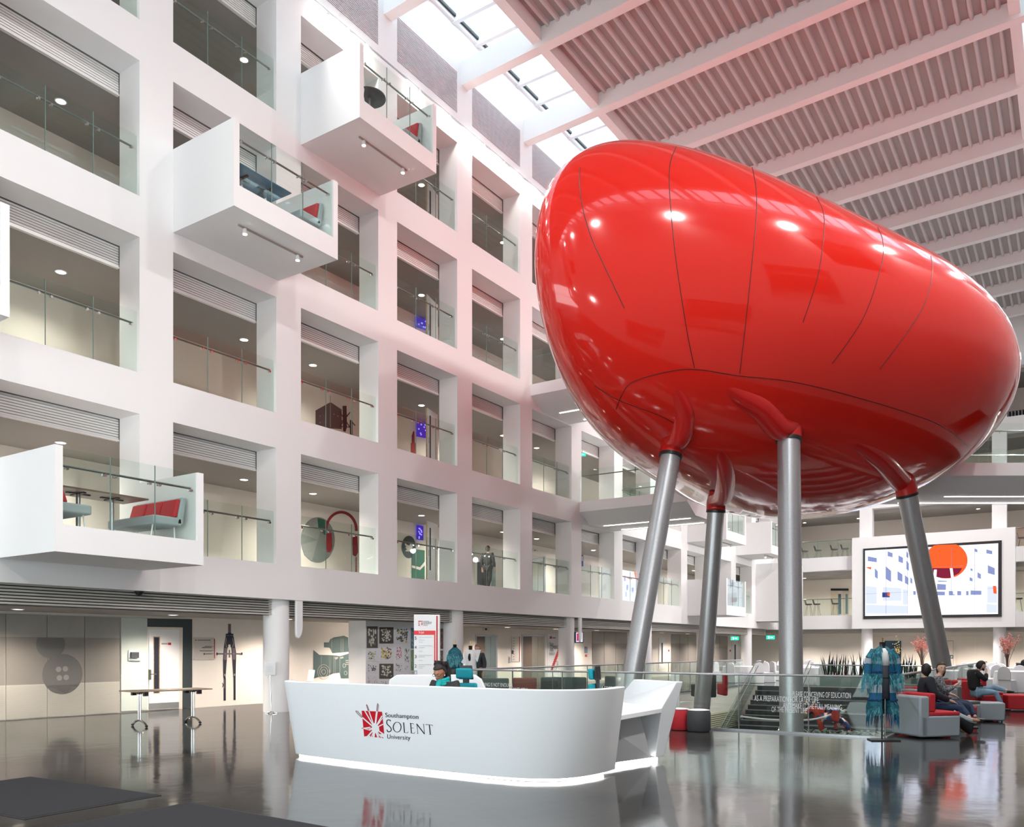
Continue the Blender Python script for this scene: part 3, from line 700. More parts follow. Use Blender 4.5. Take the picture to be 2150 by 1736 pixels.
deco('compass_mural', [(a, q6(b)) for a, b in S], [INK, INK2, mat('grey_ink', (.3, .28, .28), .5)], 'black drawing-compass graphic painted on the cream corridor wall', 'wall graphic')
# camcorder mural
q2 = zz(540, 1220, .25116)
S = [(0, [(470,575),(520,615),(610,618),(655,620),(690,628),(765,605),(765,812),(700,812),(690,765),(640,770),(570,800),(515,800),(470,815)]),
     (0, [(558,512),(600,512),(612,485),(640,470),(725,456),(760,470),(765,590),(700,596),(630,602),(610,560),(600,555),(560,553)]), (1, [(640,640),(672,632),(680,640),(660,655)]), (1, [(688,640),(716,628),(724,642),(700,648)])]
for a in (52, 36, 18): S += [(1, p) for p in arc(556, 758, a, a*1.2, 4, 0, 2*math.pi, 22)]
for x in (535, 600, 612, 640, 652, 690): S.append((1, rect(x, 622, x + 2.5, 765)))
for x in (622, 700, 716): S.append((1, rect(x, 478, x + 2.5, 590)))
for cx, cy in ((728, 705), (740, 768)): S += [(1, p) for p in arc(cx, cy, 14, 18, 4, 0, 2*math.pi, 12)]
for y in (660, 676, 692): S.append((1, rect(740, y, 764, y + 6)))
deco('camcorder_mural', [(a, q2(b)) for a, b in S], [SLATE, SLATE2], 'dark green camcorder graphic painted on the cream wall behind the desk', 'wall graphic')
# exhibition block with posters (freestanding white box)
def face_u(px, V): return at(px, 1400, V=V).x
XV = 17.6; xa, xb = face_u(768, XV), face_u(929, XV)
m = MB(); m.box(xa, xb + .1, XV, at(732, 1400, U=xa).y, 0, 2.62); 
blk = tag(m.build('display_wall', [WHITE]), 'tall white freestanding display wall hung with student posters', 'display wall')
blk.data.materials[0] = WHITE
PC = [(.82,.83,.88), (.06,.04,.03), (.1,.09,.08), (.5,.6,.3), (.7,.1,.1), (.75,.5,.08), (.1,.25,.35), (.8,.78,.7), (.2,.4,.25), (.35,.12,.35)]
PM = [mat('print_colour', c, .4) for c in PC]
q5 = zz(730, 1280, .10698)
random.seed(11)
posters = [((380,325,590,750), 2, 7, 'tall poster of dark figures and small photos in the top corner'), ((625,342,898,662), 1, 7, 'dark-bordered poster of crowded white cartoon figures'), ((925,345,1218,668), 0, 2, 'poster of grey patterned tiles and landscape photos'),
 ((378,788,592,1015), 0, 3, 'pale poster with a green strip and tiny plants'), ((625,708,898,1022), 0, 5, 'large pale poster of colourful flower bouquets'), ((925,708,1080,1003), 0, 4, 'pale poster of scattered red berry sketches'), ((1098,708,1222,1060), 0, 8, 'narrow poster of a stacked rainbow figure'),
 ((378,1050,592,1240), 0, 2, 'pale poster of black cactus and shoe prints'), ((625,1058,898,1352), 2, 7, 'dark collage poster with white blots'), ((925,1040,1080,1220), 0, 2, 'pale poster of one slanting black pen'), ((1098,1090,1222,1215), 0, 2, 'small poster of four dark portraits'),
 ((378,1285,470,1450), 0, 4, 'small poster of a red dress'), ((478,1285,592,1450), 0, 5, 'small poster of an orange costume figure'), ((625,1390,780,1460), 0, 2, 'low poster of small dark shapes above the desk edge'), ((795,1380,850,1462), 0, 1, 'small dark poster beside the rear counter'), ((1245,355,1300,760), 6, 0, 'blue-topped poster half hidden by the totem sign'), ((1245,785,1300,1190), 8, 5, 'multicoloured poster half hidden by the totem sign'),
 ((1800,375,1872,765), 1, 4, 'dark poster with a red glow past the totem sign'), ((1800,800,1872,1010), 2, 0, 'grey photo poster past the totem sign above the dark hair'), ((925,1250,1080,1290), 0, 2, 'poster strip showing above the rear counter'), ((1098,1250,1222,1290), 0, 1, 'row of dark portraits showing above the rear counter'), ((1245,1200,1300,1290), 7, 4, 'lowest poster beside the totem sign with red marks')]
for (x0, y0, x1, y1), bgc, fg, lab in posters:
    S = [(bgc, rect(x0, y0, x1, y1))]
    n_ = max(4, int((x1-x0)*(y1-y0)/1500)); w_, h_ = x1 - x0, y1 - y0
    for i in range(n_):
        a, b = x0 + w_*(.15 + .7*random.random()), y0 + h_*(.12 + .76*random.random()); c_, d_ = w_*(.03 + .05*random.random()), h_*(.03 + .05*random.random())
        S.append((random.choice([fg, fg, fg, 2, random.randrange(10)]), ring(a, b, c_, d_, 7, random.random()*3, 6.28 + random.random()*3)))
    deco('poster', [(a, q5(b)) for a, b in S], PM, lab, 'poster', V=XV, th=.012, step=.0004)['group'] = 'posters on the display wall'
# ------------------------------------------------------------------ text helper
def add_text(mb, s, p0, p1, up, h, mi=0, fit=True, depth=.002):
    cu = bpy.data.curves.new('t', 'FONT'); cu.body = s; cu.size = 1; ob = bpy.data.objects.new('t', cu)
    me = bpy.data.meshes.new_from_object(ob)
    bpy.data.objects.remove(ob); bpy.data.curves.remove(cu)
    if not me.vertices: return 
    xs_ = [v.co.x for v in me.vertices]; x0, w = min(xs_), max(xs_) - min(xs_)
    p0, p1, up = Vector(p0), Vector(p1), Vector(up).normalized(); d = p1 - p0; nrm = d.normalized().cross(up).normalized()
    sx_ = d.length / w if fit else h / .7; sy_ = h / .7
    mb.add([p0 + d.normalized() * (v.co.x - x0) * sx_ + up * v.co.y * sy_ + nrm * depth for v in me.vertices], [tuple(p.vertices) for p in me.polygons], mi)
    bpy.data.meshes.remove(me)
UPZ = Vector((0, 0, 1))
# totem sign
TD = 20.0; RT, FW = Vector((SY, -CY, 0)), Vector((CY, SY, 0))
def tz(x, y, e=0): return at(730 + x*.10698, 1280 + y*.10698, d=TD - e)
p0, p1 = tz(1298, 95), tz(1722, 95); p1 = Vector((p1.x, p1.y, p0.z)); p2 = p1 + RT*.1
r = empty('totem_sign', (p0.x, p0.y, 0), 'tall white and red floor directory totem listing levels five to one', 'sign')
def slab(m, a, b, z0, z1, off, th, mi=0): m.ext([Vector((a.x, a.y, z0)) - FW*off, Vector((b.x, b.y, z0)) - FW*off, Vector((b.x, b.y, z1)) - FW*off, Vector((a.x, a.y, z1)) - FW*off], FW*th, mi)
m = MB(); slab(m, p0, p2, 0, p0.z, 0, .2); m.build('body', [WHITE2], r, bevel=.01)
m = MB(); slab(m, p1 + RT*.02, p1 + RT*.055, 0, p0.z - .03, .006, .02); m.build('red_edge', [mat('edge_red', (.5,.01,.015), .4)], r)
m = MB(); slab(m, p0, p1, tz(1500, 492).z, tz(1500, 408).z, .006, .006); slab(m, p1 - RT*.03, p1, 0, tz(1500, 492).z, .006, .006); m.build('red_band', [mat('sign_red', (.75, .02, .03), .4)], r)
m = MB()
def tt(s, x0, y0, x1, h, mi=0):
    a, b = tz(x0, y0, .012), tz(x1, y0, .012); b.z = a.z; add_text(m, s, a, b, UPZ, h, mi)
tt('The Spark', 1390, 465, 1500, .055, 1)
for s, y in (('5', 585), ('4', 765), ('3', 948), ('2', 1132)): tt(s, 1315, y, 1350, .075)
tt('Southampton', 1480, 232, 1600, .022); tt('SOLENT', 1485, 282, 1650, .055, 2); tt('University', 1485, 312, 1570, .022)
def trect(x0, y0, x1, y1, mi):
    a, b = tz(x0, y0), tz(x1, y0); slab(m, a, b, tz(x0, y1).z, a.z, .011, .003, mi)
for y in (530, 590, 630, 700, 735, 805, 885, 915, 985, 1068, 1105, 1140): trect(1395, y, 1395 + (260 if y in (530,700,885,1068) else 120 if y in (590,735,915,1105) else 75), y + 9, 5)
trect(1300, 1190, 1362, 1285, 3)
tt('1', 1325, 1262, 1345, .07, 1)
for x0, y0, x1, y1 in ((1390,215,1410,240),(1420,215,1440,235),(1450,215,1466,238),(1390,255,1408,275),(1390,290,1412,310),(1450,250,1466,300)): trect(x0, y0, x1, y1, 4)
m.build('lettering', [INK, WHITE2, INK2, mat('pale_blue_grey', (.3, .38, .42), .5), REDF, mat('faint_grey_print', (.55,.6,.63), .5)], r, smooth=False)

# ------------------------------------------------------------------ reception desk
desk = empty('reception_desk', (8.8, 6.8, 0), 'large curved white reception desk with university logo and glowing base', 'desk')
HB = 1.13
bot = spl([(8.80,9.72),(8.60,9.49),(8.50,8.5),(8.46,7.74),(8.42,6.5),(8.45,5.75),(8.58,5.32),(8.85,5.06),(9.3,4.95),(9.8,4.95)], 8)
top = spl([(8.60,9.72),(8.27,9.38),(8.2,8.5),(8.17,7.5),(8.11,6.3),(8.09,5.4),(8.2,4.93),(8.48,4.64),(8.89,4.54),(9.42,4.62)], 8)
N_ = len(bot)
def offs(P, d):
    out = []
    for i, p in enumerate(P):
        a, b = Vector(P[max(i-1, 0)]), Vector(P[min(i+1, len(P)-1)]); t = (b - a).normalized(); out.append(Vector(p) + Vector((-t.y, t.x)) * d)
    return out
itop = offs(top, .10); ibot = offs(bot, .14)
m = MB(); V_ = []
for i in range(N_):
    b0, t0, i0, j0 = bot[i], top[i], itop[i], ibot[i]
    V_ += [(b0[0], b0[1], .045), (t0[0]*.98 + b0[0]*.02, t0[1]*.98 + b0[1]*.02, HB - .03), (t0[0]*.97+i0.x*.03, t0[1]*.97+i0.y*.03, HB - .008), (t0[0]*.85 + i0.x*.15, t0[1]*.85 + i0.y*.15, HB), (i0.x, i0.y, HB), (i0.x + .03, i0.y, HB - .03), (j0.x, j0.y, .045)]
fs = []
for i in range(N_ - 1):
    for j in range(7): fs.append((i*7+j, i*7+(j+1)%7, (i+1)*7+(j+1)%7, (i+1)*7+j))
fs += [tuple(range(7)), tuple((N_-1)*7 + j for j in range(6, -1, -1))]
DESKM = mat('white_solid_surface', (.85, .87, .89), .45, spec=.35)
m.add(V_, fs); m.build('front_shell', [DESKM], desk, angle=50)
def strip(P, z0, z1, w): 
    m = MB()
    for a, b in zip(P, P[1:]):
        a, b = Vector(a), Vector(b); n_ = (b - a).normalized(); n_ = Vector((-n_.y, n_.x)) * w
        m.ext([(a.x, a.y, z0), (b.x, b.y, z0), (b.x + n_.x, b.y + n_.y, z0), (a.x + n_.x, a.y + n_.y, z0)], (0, 0, z1 - z0))
    return m
strip(offs(bot, .05)[:-4], .008, .044, .04).build('led_strip', [LEDW], desk, smooth=False)
m = MB(); m.box(8.55, 9.15, 5.3, 9.3, .70, .74); m.build('worktop', [DESKM], desk)
m = MB(); m.ext([(8.85,9.5,.002),(8.68,9.35,.002),(8.6,7.7,.002),(8.56,6.2,.002),(8.62,5.6,.002),(8.9,5.2,.002),(9.3,5.1,.002),(9.3,9.5,.002)], (0, 0, .04)); m.build('plinth', [DARK], desk)
# lower accessible wing
m = MB()
D_, C_, E_, G_ = Vector((9.52,4.78,.76)), Vector((10.93,4.80,.77)), Vector((12.0,6.05,.77)), Vector((9.75,5.9,.76))
m.ext([D_, C_, E_, G_], (0, 0, -.07)); m.build('low_counter', [DESKM], desk, bevel=.01)
A_, B_ = Vector((11.5,5.5,1.135)), Vector((11.03,4.62,1.135))
m = MB(); th_ = Vector((.11, -.06, 0)); Fo = Vector((11.1,4.97,.065)); Fb = Vector((12.0,6.2,.065))
inner = [B_, A_, E_, C_]; 
m.add([B_, A_, E_, C_, B_ + th_*.9, A_ + th_, E_ + th_, Fb + th_*1.2, Fo + th_*1.2, Fo, Fb], [(0,1,2,3), (0,4,5,1), (1,5,6,2), (4,8,7,6,5), (2,6,7,10), (0,3,9,8,4), (3,2,10,9), (9,10,7,8)])
m.build('end_panel', [DESKM], desk, smooth=False, bevel=.012)
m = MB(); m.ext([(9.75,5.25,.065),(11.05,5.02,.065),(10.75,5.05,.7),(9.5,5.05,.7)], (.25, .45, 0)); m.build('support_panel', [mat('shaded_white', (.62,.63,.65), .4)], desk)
m = MB(); m.ext([(9.9,5.3,.004),(11.2,4.98,.004),(11.22,5.03,.004),(9.92,5.36,.004)], (0,0,.04)); m.build('led_strip', [LEDW], desk, smooth=False)
rc = empty('rear_counter', (11.6, 9.3, 0), 'low white back counter with slanting ends behind the receptionist', 'counter')
a, b = Vector((11.12,10.02,0)), Vector((12.03,8.64,0)); dn = Vector((CY, SY, 0)) * .35; dv = (b - a).normalized()
m = MB(); m.ext([a - dv*.12 + UPZ*.06, a + dv*.02 + UPZ*1.05, a + dv*.14 + UPZ*1.13, b - dv*.14 + UPZ*1.13, b - dv*.03 + UPZ*1.05, b + dv*.42 + UPZ*.06], dn); m.build('counter_body', [DESKM], rc, bevel=.015)
m = MB(); m.ext([a, b, b + dn*.7, a + dn*.7], (0, 0, .06)); m.build('plinth', [DARK], rc)
# logo on the desk front (points are cast on the sloping front)
def fr(px, py, e=.004):
    rr = ray(px, py); best = None
    # sloping front surface: interpolate bottom/top curve
    t = 8.0
    for _ in range(12):
        p = Vector((rr.x*t, rr.y*t, H + rr.z*t)); f_ = max(0, min(1, (p.z - .065)/(HB - .095)))
        def uat(P, v):
            for a, b in zip(P, P[1:]):
                if a[1] >= v >= b[1]: k_ = (a[1]-v)/((a[1]-b[1]) or 1); return a[0]+(b[0]-a[0])*k_
            return 8.3
        u_ = uat(bot, p.y)*(1-f_) + uat(top, p.y)*f_
        t = (u_ - e)/rr.x
    return Vector((rr.x*t, rr.y*t, H + rr.z*t))
ql = zz(720, 1450, .10233)
lg = MB()
def lgp(pts, mi, e=.004): lg.add([fr(x, y, e) for x, y in ql(pts)], [tuple(range(len(pts)))], mi)
def lgs(path, w, mi, e): 
    for p in line(path, w): lgp(p, mi, e)
for i in range(6):
    a, b = i/6, (i+1)/6; lgp([(385+415*a, 408+22*a), (385+415*b, 408+22*b), (435+410*b, 937+(-60)*b+0), (435+410*a, 937-60*a)], 0, .004)
lgp([(560,900),(700,900),(845,970),(780,965),(690,955),(570,948)], 0, .0045)
C0 = (655, 770)
for (x, y), w in (((395,545),26),((450,415),22),((530,410),22),((697,425),34),((800,520),26),((815,560),14),((820,688),22),((415,770),16),((440,830),0),((540,800),22),((500,945),30),((585,950),18),((630,950),40),((715,960),22),((745,965),16),((790,960),20),((840,900),26),((760,640),16)):
    if w: lgs([(x, y), C0], w, 1, .006)
lgs([(418,768),(560,745)], 14, 1, .006); lgs([(418,772),(560,812)], 14, 1, .006)
lgp([(600,700),(640,660),(690,690),(740,740),(750,820),(700,860),(620,880),(590,800)], 1, .0065)
for path in ([(265,412),(300,425),(398,535),(385,550),(285,455),(263,425),(265,412)], [(483,285),(500,310),(530,400),(515,405),(485,320),(480,290),(483,285)], [(712,260),(722,300),(712,415),(690,415),(695,320),(712,260)]): lgs(path, 9, 2, .0065)
lgs([(388,770),(412,770)], 14, 2, .0065)
def serif(path, w): lgs(path, w, 3, .005)
serif(spl([(975,612),(948,597),(912,603),(897,640),(908,685),(945,722),(978,758),(990,795),(978,828),(945,842),(915,832),(903,800)], 5), 17); serif([(975,600),(975,632)], 7)
for i in range(36):
    a, b = 2*math.pi*i/36, 2*math.pi*(i+1)/36; serif([(1112+80*math.cos(a), 746+102*math.sin(a)), (1112+80*math.cos(b), 746+102*math.sin(b))], 9 + 9*abs(math.cos(a)))
serif([(1245,657),(1262,856)], 19); serif([(1228,655),(1262,658)], 7); serif([(1250,858),(1333,862)], 8); serif([(1333,862),(1340,835)], 7)
serif([(1388,668),(1405,866)], 19); serif([(1372,665),(1448,675)], 8); serif([(1448,675),(1448,692)], 6); serif([(1395,762),(1450,767)], 8); serif([(1392,868),(1465,875)], 8); serif([(1465,875),(1474,852)], 7)
serif([(1516,682),(1534,875)], 9); serif([(1516,684),(1670,884)], 20); serif([(1655,688),(1672,884)], 9); serif([(1640,686),(1668,689)], 6); serif([(1520,877),(1550,879)], 6); serif([(1502,680),(1526,683)], 6)
serif([(1772,700),(1792,896)], 20); serif([(1700,692),(1842,706)], 9); serif([(1700,692),(1700,708)], 6); serif([(1842,706),(1842,722)], 6); serif([(1765,897),(1818,901)], 6)
upd = (fr(810, 1500) - fr(810, 1520)).normalized()
def lt(s, x0, y0, x1, y1, h): 
    k = len(lg.v); add_text(lg, s, fr(*ql([(x0, y0)])[0], .006), fr(*ql([(x1, y1)])[0], .006), upd, h, 3, depth=.001)
lt('Southampton', 868, 538, 1548, 578, .062); lt('University', 908, 978, 1385, 1008, .062)
lg.build('logo', [mat('logo_red', (.6, .005, .02), .4), DESKM, mat('logo_dark_red', (.18, .01, .03), .4), mat('logo_ink', (.01, .015, .02), .4)], desk, smooth=False)
# small things on the desk
p = at(651, 1424, U=8.45); r = empty('paper_sign', tuple(p), 'small folded white paper sign standing at the far end of the desk', 'sign')
m = MB(); m.ext([(p.x, p.y + .06, HB), (p.x, p.y - .06, HB), (p.x + .03, p.y - .06, HB + .16), (p.x + .03, p.y + .06, HB + .16)], (.01, 0, 0)); m.build('card', [CLOTHW], r)

# ------------------------------------------------------------------ void balustrades
def rail_run(name, a, b, label, text=None, npan=4, h=1.08, z=0):
    a, b = Vector(a), Vector(b); d = (b - a); L_ = d.length; d.normalize(); r = empty(name, tuple(a), label, 'balustrade')
    n_ = Vector((-d.y, d.x, 0))
    for i in range(npan):
        p, q = a + d*(L_*i/npan + .006), a + d*(L_*(i+1)/npan - .006)
        MB().ext([p - n_*.008, q - n_*.008, q + n_*.008, p + n_*.008], (0, 0, h)).build('glass_pane', [GLASS], r)
    MB().tube([a + UPZ*(h + .012), b + UPZ*(h + .012)], .022, 8).build('handrail', [mat('satin_rail', (.6, .62, .63), .25, .7)], r)
    MB().ext([a - n_*.03, b - n_*.03, b + n_*.03, a + n_*.03], (0, 0, .035)).build('base_channel', [STEEL], r)
    for i in range(1, npan):
        p = a + d*(L_*i/npan); MB().box(p.x - .009, p.x + .009, p.y - .009, p.y + .009, .03, h).build('joint_strip', [DSTEEL], r)
    return r
c0, c1, c2, c3 = (16.1, 12.05, 0), (16.1, 2.83, 0), (36.0, 2.83, 0), (36.0, 12.05, 0)
r = rail_run('glass_balustrade', c0, c1, 'long glass balustrade with white lettering along the front of the stair opening', npan=7)
VINYL = mat('white_vinyl', (.75,.77,.78), .5)
def gtf(s, x0, x1, y0, h):
    p = at(x0, y0, U=16.085); q = at(x1, y0, U=16.085); q.z = p.z; m = MB(); add_text(m, s, p, q, UPZ, h, 0); m.build('lettering', [VINYL], r, smooth=False)
zq = zz(1560, 1340, .15814)
for s, x0, x1, y, h in (('PLEASE CONCEIVING OF EDUCATION', 660, 1432, 772, .1), ('AS A PREPARATION FOR LATER LIFE.', 150, 1015, 828, .1), ('AND MAKE IT THE FULL MEANING', 530, 1312, 922, .1), ('OF THE PRESENT LIFE', 380, 850, 975, .1)):
    (xa_, y_), (xb_, _) = zq([(x0, y), (x1, y)]); gtf(s, xa_, xb_, y_, .1)
gtf('A GOOD HEAD', 1263, 1302, 1450, .1); gtf('KNOWING IS NOT ENOUGH,', 1000, 1077, 1440, .085); gtf('WE MUST APPLY', 1068, 1108, 1450, .08)
rail_run('glass_balustrade', c1, c2, 'glass balustrade running beside the red and grey sofas', npan=10)
rail_run('glass_balustrade', (16.1, 12.05, 0), (36, 12.05, 0), 'glass balustrade along the walkway side of the stair opening', npan=10)
rail_run('glass_balustrade', (36.0, 2.83, 0), (36.0, 9.2, 0), 'glass balustrade at the head of the dark stepped seating', npan=4, h=.9)

# ------------------------------------------------------------------ steps, planting and sculpture in the void
STEPM = mat('dark_step', (.045, .05, .055), .4); NOSE = mat('step_nosing', (.35, .37, .38), .4)
st = empty('stepped_seating', (33, 6, -3.7), 'wide dark grey stepped seating rising to the dining area', 'steps')
m = MB(); m2 = MB()
m.box(35.97, 35.995, VY0 + .02, 9.2, -.5, -.01)
for i in range(5):
    u_ = 36 - .8*i; z_ = -.46*(i + 1) + .0
    m.box(u_ - .8, u_, VY0 + .02, 9.2, zl, z_ + .0); m2.box(u_ - .81, u_ - .78, VY0 + .02, 9.2, z_ - .03, z_ + .004)
m.build('steps', [STEPM], st); m2.build('nosing', [NOSE], st)
st = empty('staircase', (33, 10.3, -3.7), 'narrow dark staircase with pale nosings and slanting glass handrails', 'staircase')
m = MB(); m2 = MB()
m.box(35.97, 35.995, 9.3, 11.4, -.2, -.01)
for i in range(20):
    u_ = 36 - .32*i; z_ = -.185*(i + 1); m.box(u_ - .32, u_, 9.3, 11.4, zl, z_); m2.box(u_ - .33, u_ - .29, 9.3, 11.4, z_ - .02, z_ + .004)
m.build('steps', [STEPM], st); m2.build('nosing', [NOSE], st)
for v_ in (9.25, 11.45):
    m = MB(); m.ext([(36, v_, .1), (29.6, v_, -3.6), (29.6, v_, -2.7), (36, v_, 1.0)], (0, .015, 0)); m.build('glass_panel', [GLASS], st)
    for dz in (.95, ): MB().tube([(36.6, v_, 1.05), (36, v_, 1.05), (29.6, v_, -2.65), (28.6, v_, -2.65)], .03, 8).build('handrail', [CHROME], st)
    MB().tube([(36, v_ - .08, .85), (29.6, v_ - .08, -2.85), (28.6, v_ - .08, -2.85)], .02, 8).build('lower_handrail', [CHROME], st)
# planters
LEAF = mat('dark_snake_leaf', (.02, .045, .02), .5, var=.4, vs=20); LEAF2 = mat('dark_fern_leaf', (.03, .075, .035), .5); LEAF3 = mat('pale_leaf', (.18, .24, .12), .5)
def leaf(m, base, dr, L_, w, bend=.2, mi=0, up=UPZ):
    base, dr = Vector(base), Vector(dr).normalized(); s_ = dr.cross(UPZ); s_ = s_.normalized() if s_.length > .1 else Vector((1, 0, 0))
    P = [base + dr*L_*t + UPZ*(-bend*L_*t*t) for t in (0, .35, .7, 1)]; W_ = [w*.6, w, w*.7, .002]
    vs_ = []
    for p, q in zip(P, W_): vs_ += [p - s_*q, p + s_*q]
    m.add(vs_, [(0,1,3,2), (2,3,5,4), (4,5,7,6)], mi)
random.seed(3)
pl = [(1725, 'longest'), (1770, 'middle'), (1802, 'beside the blue coat')]
pv = [(8.9, 7.2, 'longer glass-sided planter of upright snake plants above the steps'), (6.6, 5.2, 'glass-sided planter of snake plants behind the blue fringed coat')]
PLG = mat('planter_frost', (.35, .45, .43), .25)
for v1_, v0_, lab in pv:
    r = empty('snake_plant_planter', (36.5, (v0_+v1_)/2, 0), lab, 'planter')
    MB().box(36.3, 36.75, v0_, v1_, 0, .42).build('trough', [PLG], r, bevel=.01)
    m = MB()
    for i in range(int(42 * (v1_ - v0_))):
        x, y = 36.35 + .35*random.random(), v0_ + .05 + (v1_ - v0_ - .1)*random.random()
        leaf(m, (x, y, .4), (random.uniform(-.2,.2), random.uniform(-.28,.28), 1), random.uniform(.5, 1.15), .035, 0)
    m.build('leaves', [LEAF], r)
bed = empty('planting_bed', (30, 6, -2.2), 'dark bed of leafy ferns beneath the painted animal sculpture', 'planting')
MB().box(28.4, 31.95, 3.6, 9.0, zl, -1.37).build('raised_bed', [STEPM], bed)
m = MB()
for i in range(420):
    x, y = random.uniform(28.5, 30.3), random.uniform(4.0, 8.6); a_ = random.random()*6.28
    leaf(m, (x, y, -1.38), (math.cos(a_), math.sin(a_), random.uniform(.5, 1.6)), random.uniform(.35, .75), .06, .5, 0)
m.build('foliage', [LEAF2], bed)
# painted animal sculpture
def skin(name, pts, edges, mats, parent=None, sub=2, extra=None, local=False):
    """pts: {key: ((x,y,z), r)}, grown with a skin modifier and baked to one mesh; extra: MB appended to it"""
    keys = list(pts); me = bpy.data.meshes.new('sk'); me.from_pydata([tuple(pts[k_][0]) for k_ in keys], [(keys.index(a), keys.index(b)) for a, b in edges], [])
    ob = bpy.data.objects.new('sk', me); col.objects.link(ob)
    ob.modifiers.new('s', 'SKIN'); 
    for i, k_ in enumerate(keys):
        rr = pts[k_][1]; rr = rr if isinstance(rr, tuple) else (rr, rr); me.skin_vertices[0].data[i].radius = rr
    me.skin_vertices[0].data[0].use_root = True
    s_ = ob.modifiers.new('u', 'SUBSURF'); s_.levels = s_.render_levels = sub
    dg = bpy.context.evaluated_depsgraph_get(); ev = ob.evaluated_get(dg); mm2 = ev.to_mesh()
    m = MB(); m.add([v.co.copy() for v in mm2.vertices], [tuple(p.vertices) for p in mm2.polygons]); ev.to_mesh_clear()
    bpy.data.objects.remove(ob); bpy.data.meshes.remove(me)
    if extra:
        k_ = len(m.v); m.v += extra.v; m.f += [[i + k_ for i in f] for f in extra.f]; m.m += extra.m
    return m.build(name, mats, parent, angle=180, local=local)
PAINT = bpy.data.materials.new('painted_pattern'); PAINT.use_nodes = True; n = PAINT.node_tree; b = n.nodes['Principled BSDF']; b.inputs['Roughness'].default_value = .25
t = n.nodes.new('ShaderNodeTexCoord'); v = n.nodes.new('ShaderNodeTexVoronoi'); v.inputs['Scale'].default_value = 6.5; c = n.nodes.new('ShaderNodeValToRGB'); c.color_ramp.interpolation = 'CONSTANT'
for i, (p_, cc) in enumerate(((0, (.7,.05,.03,1)), (.4, (.75,.1,.05,1)), (.55, (.04,.12,.45,1)), (.75, (.75,.72,.7,1)), (.85, (.02,.03,.1,1)))):
    e = c.color_ramp.elements[i] if i < 2 else c.color_ramp.elements.new(p_); e.position = p_; e.color = cc
n.links.new(t.outputs['Object'], v.inputs[0]); sp_ = n.nodes.new('ShaderNodeSeparateColor'); n.links.new(v.outputs['Color'], sp_.inputs[0]); n.links.new(sp_.outputs[0], c.inputs[0]); n.links.new(c.outputs[0], b.inputs['Base Color'])
sc0 = at(1738, 1500, d=30.0); r = empty('animal_sculpture', tuple(sc0 - UPZ*.75), 'painted red and blue four-legged animal sculpture with round ears among the plants', 'sculpture')
rt = Vector((SY, -CY, 0)); fw = Vector((CY, SY, 0))
def sb(a, b, c_): return sc0 + rt*a + fw*b + UPZ*c_
body = {'a': (sb(.1,0,0), (.24,.24)), 'b': (sb(-.3,0,.06), (.22,.24)), 'c': (sb(.45,0,.02), (.2,.22)), 'n': (sb(-.55,-.02,.2), .15), 'h': (sb(-.75,-.05,.1), .16), 'm': (sb(-.88,-.1,-.05), .12),
        'f1': (sb(-.32,-.14,-.3), .1), 'f2': (sb(-.25,-.16,-.6), .085), 'g1': (sb(-.2,.16,-.3), .1), 'g2': (sb(-.1,.18,-.6), .085), 'p1': (sb(.55,-.14,-.25), .12), 'p2': (sb(.72,-.16,-.6), .08), 'q1': (sb(.4,.16,-.28), .12), 'q2': (sb(.35,.18,-.6), .08)}
skin('body', body, [('a','b'),('a','c'),('b','n'),('n','h'),('h','m'),('b','f1'),('f1','f2'),('b','g1'),('g1','g2'),('c','p1'),('p1','p2'),('c','q1'),('q1','q2')], [PAINT], r)
m = MB(); 
for x in (-.78, -.5): m.ell(sb(x, -.05, .42), .08, .04, .09, 12, 8)
m.build('ear', [mat('ear_cream', (.5, .45, .32), .5)], r)
m = MB(); m.ell(sb(-.9, -.12, -.02), .16, .16, .15, 14, 9); m.build('muzzle', [mat('muzzle_tan', (.3, .26, .18), .4)], r)
m = MB(); q = sb(.55, .5, -.6)
for i in range(24):
    a_ = random.random()*6.28; leaf(m, q + UPZ*random.uniform(.2,.9), (math.cos(a_), math.sin(a_), .6), random.uniform(.3,.5), .07, .4)
m.tube([q - UPZ*.3, q + UPZ*.9], .02, 6); tag(m.build('potted_bush', [LEAF3]), 'pale green leafy plant just behind the animal sculpture', 'plant')
# white curved bench rail in the void, grating and screen in the side wall
m = MB(); P = spl([tuple(at(x, y, d=25.5)) for x, y in ((1555,1504),(1620,1511),(1700,1511),(1745,1500))], 8); m.tube(P, .03, 8)
tag(m.build('curved_ledge', [WHITE2]), 'thin white curved ledge hanging in the stair opening before the steps', 'ledge')
r = empty('wall_grating', tuple(at(1520, 1490, V=12.0)), 'pale slatted grating in the side wall of the stair opening', 'grating')
a, b = at(1480, 1492, V=12.0), at(1553, 1492, V=12.0)
m = MB(); m.box(a.x, b.x, 12.06, 12.08, -1.95, -1.0); m.build('backing', [mat('grating_shadow', (.3, .28, .2), .7)], r)
m = MB()
for i in range(12): m.box(a.x, b.x, 12.02, 12.06, -1.93 + i*.08, -1.885 + i*.08)
m.build('slats', [mat('grating_cream', (.7, .66, .5), .5)], r)
r = empty('blue_screen', tuple(at(1518, 1522, V=12.0)), 'blue and violet lit screen low in the stair opening', 'screen')
a, b = at(1497, 1522, V=12.0), at(1542, 1522, V=12.0); m = MB(); m.box(a.x, b.x, 12.0, 12.05, -2.75, -2.02, 0)
for i in range(14):
    x, z_ = random.uniform(a.x, b.x - .3), random.uniform(-2.7, -2.15); m.box(x, x + .12, 11.995, 12.0, z_, z_ + random.uniform(.05,.14), 1)
m.build('picture', [glow('screen_violet', (.05, .03, .4), 1), glow('screen_blue', (.25, .3, 1), 1.5)], r)

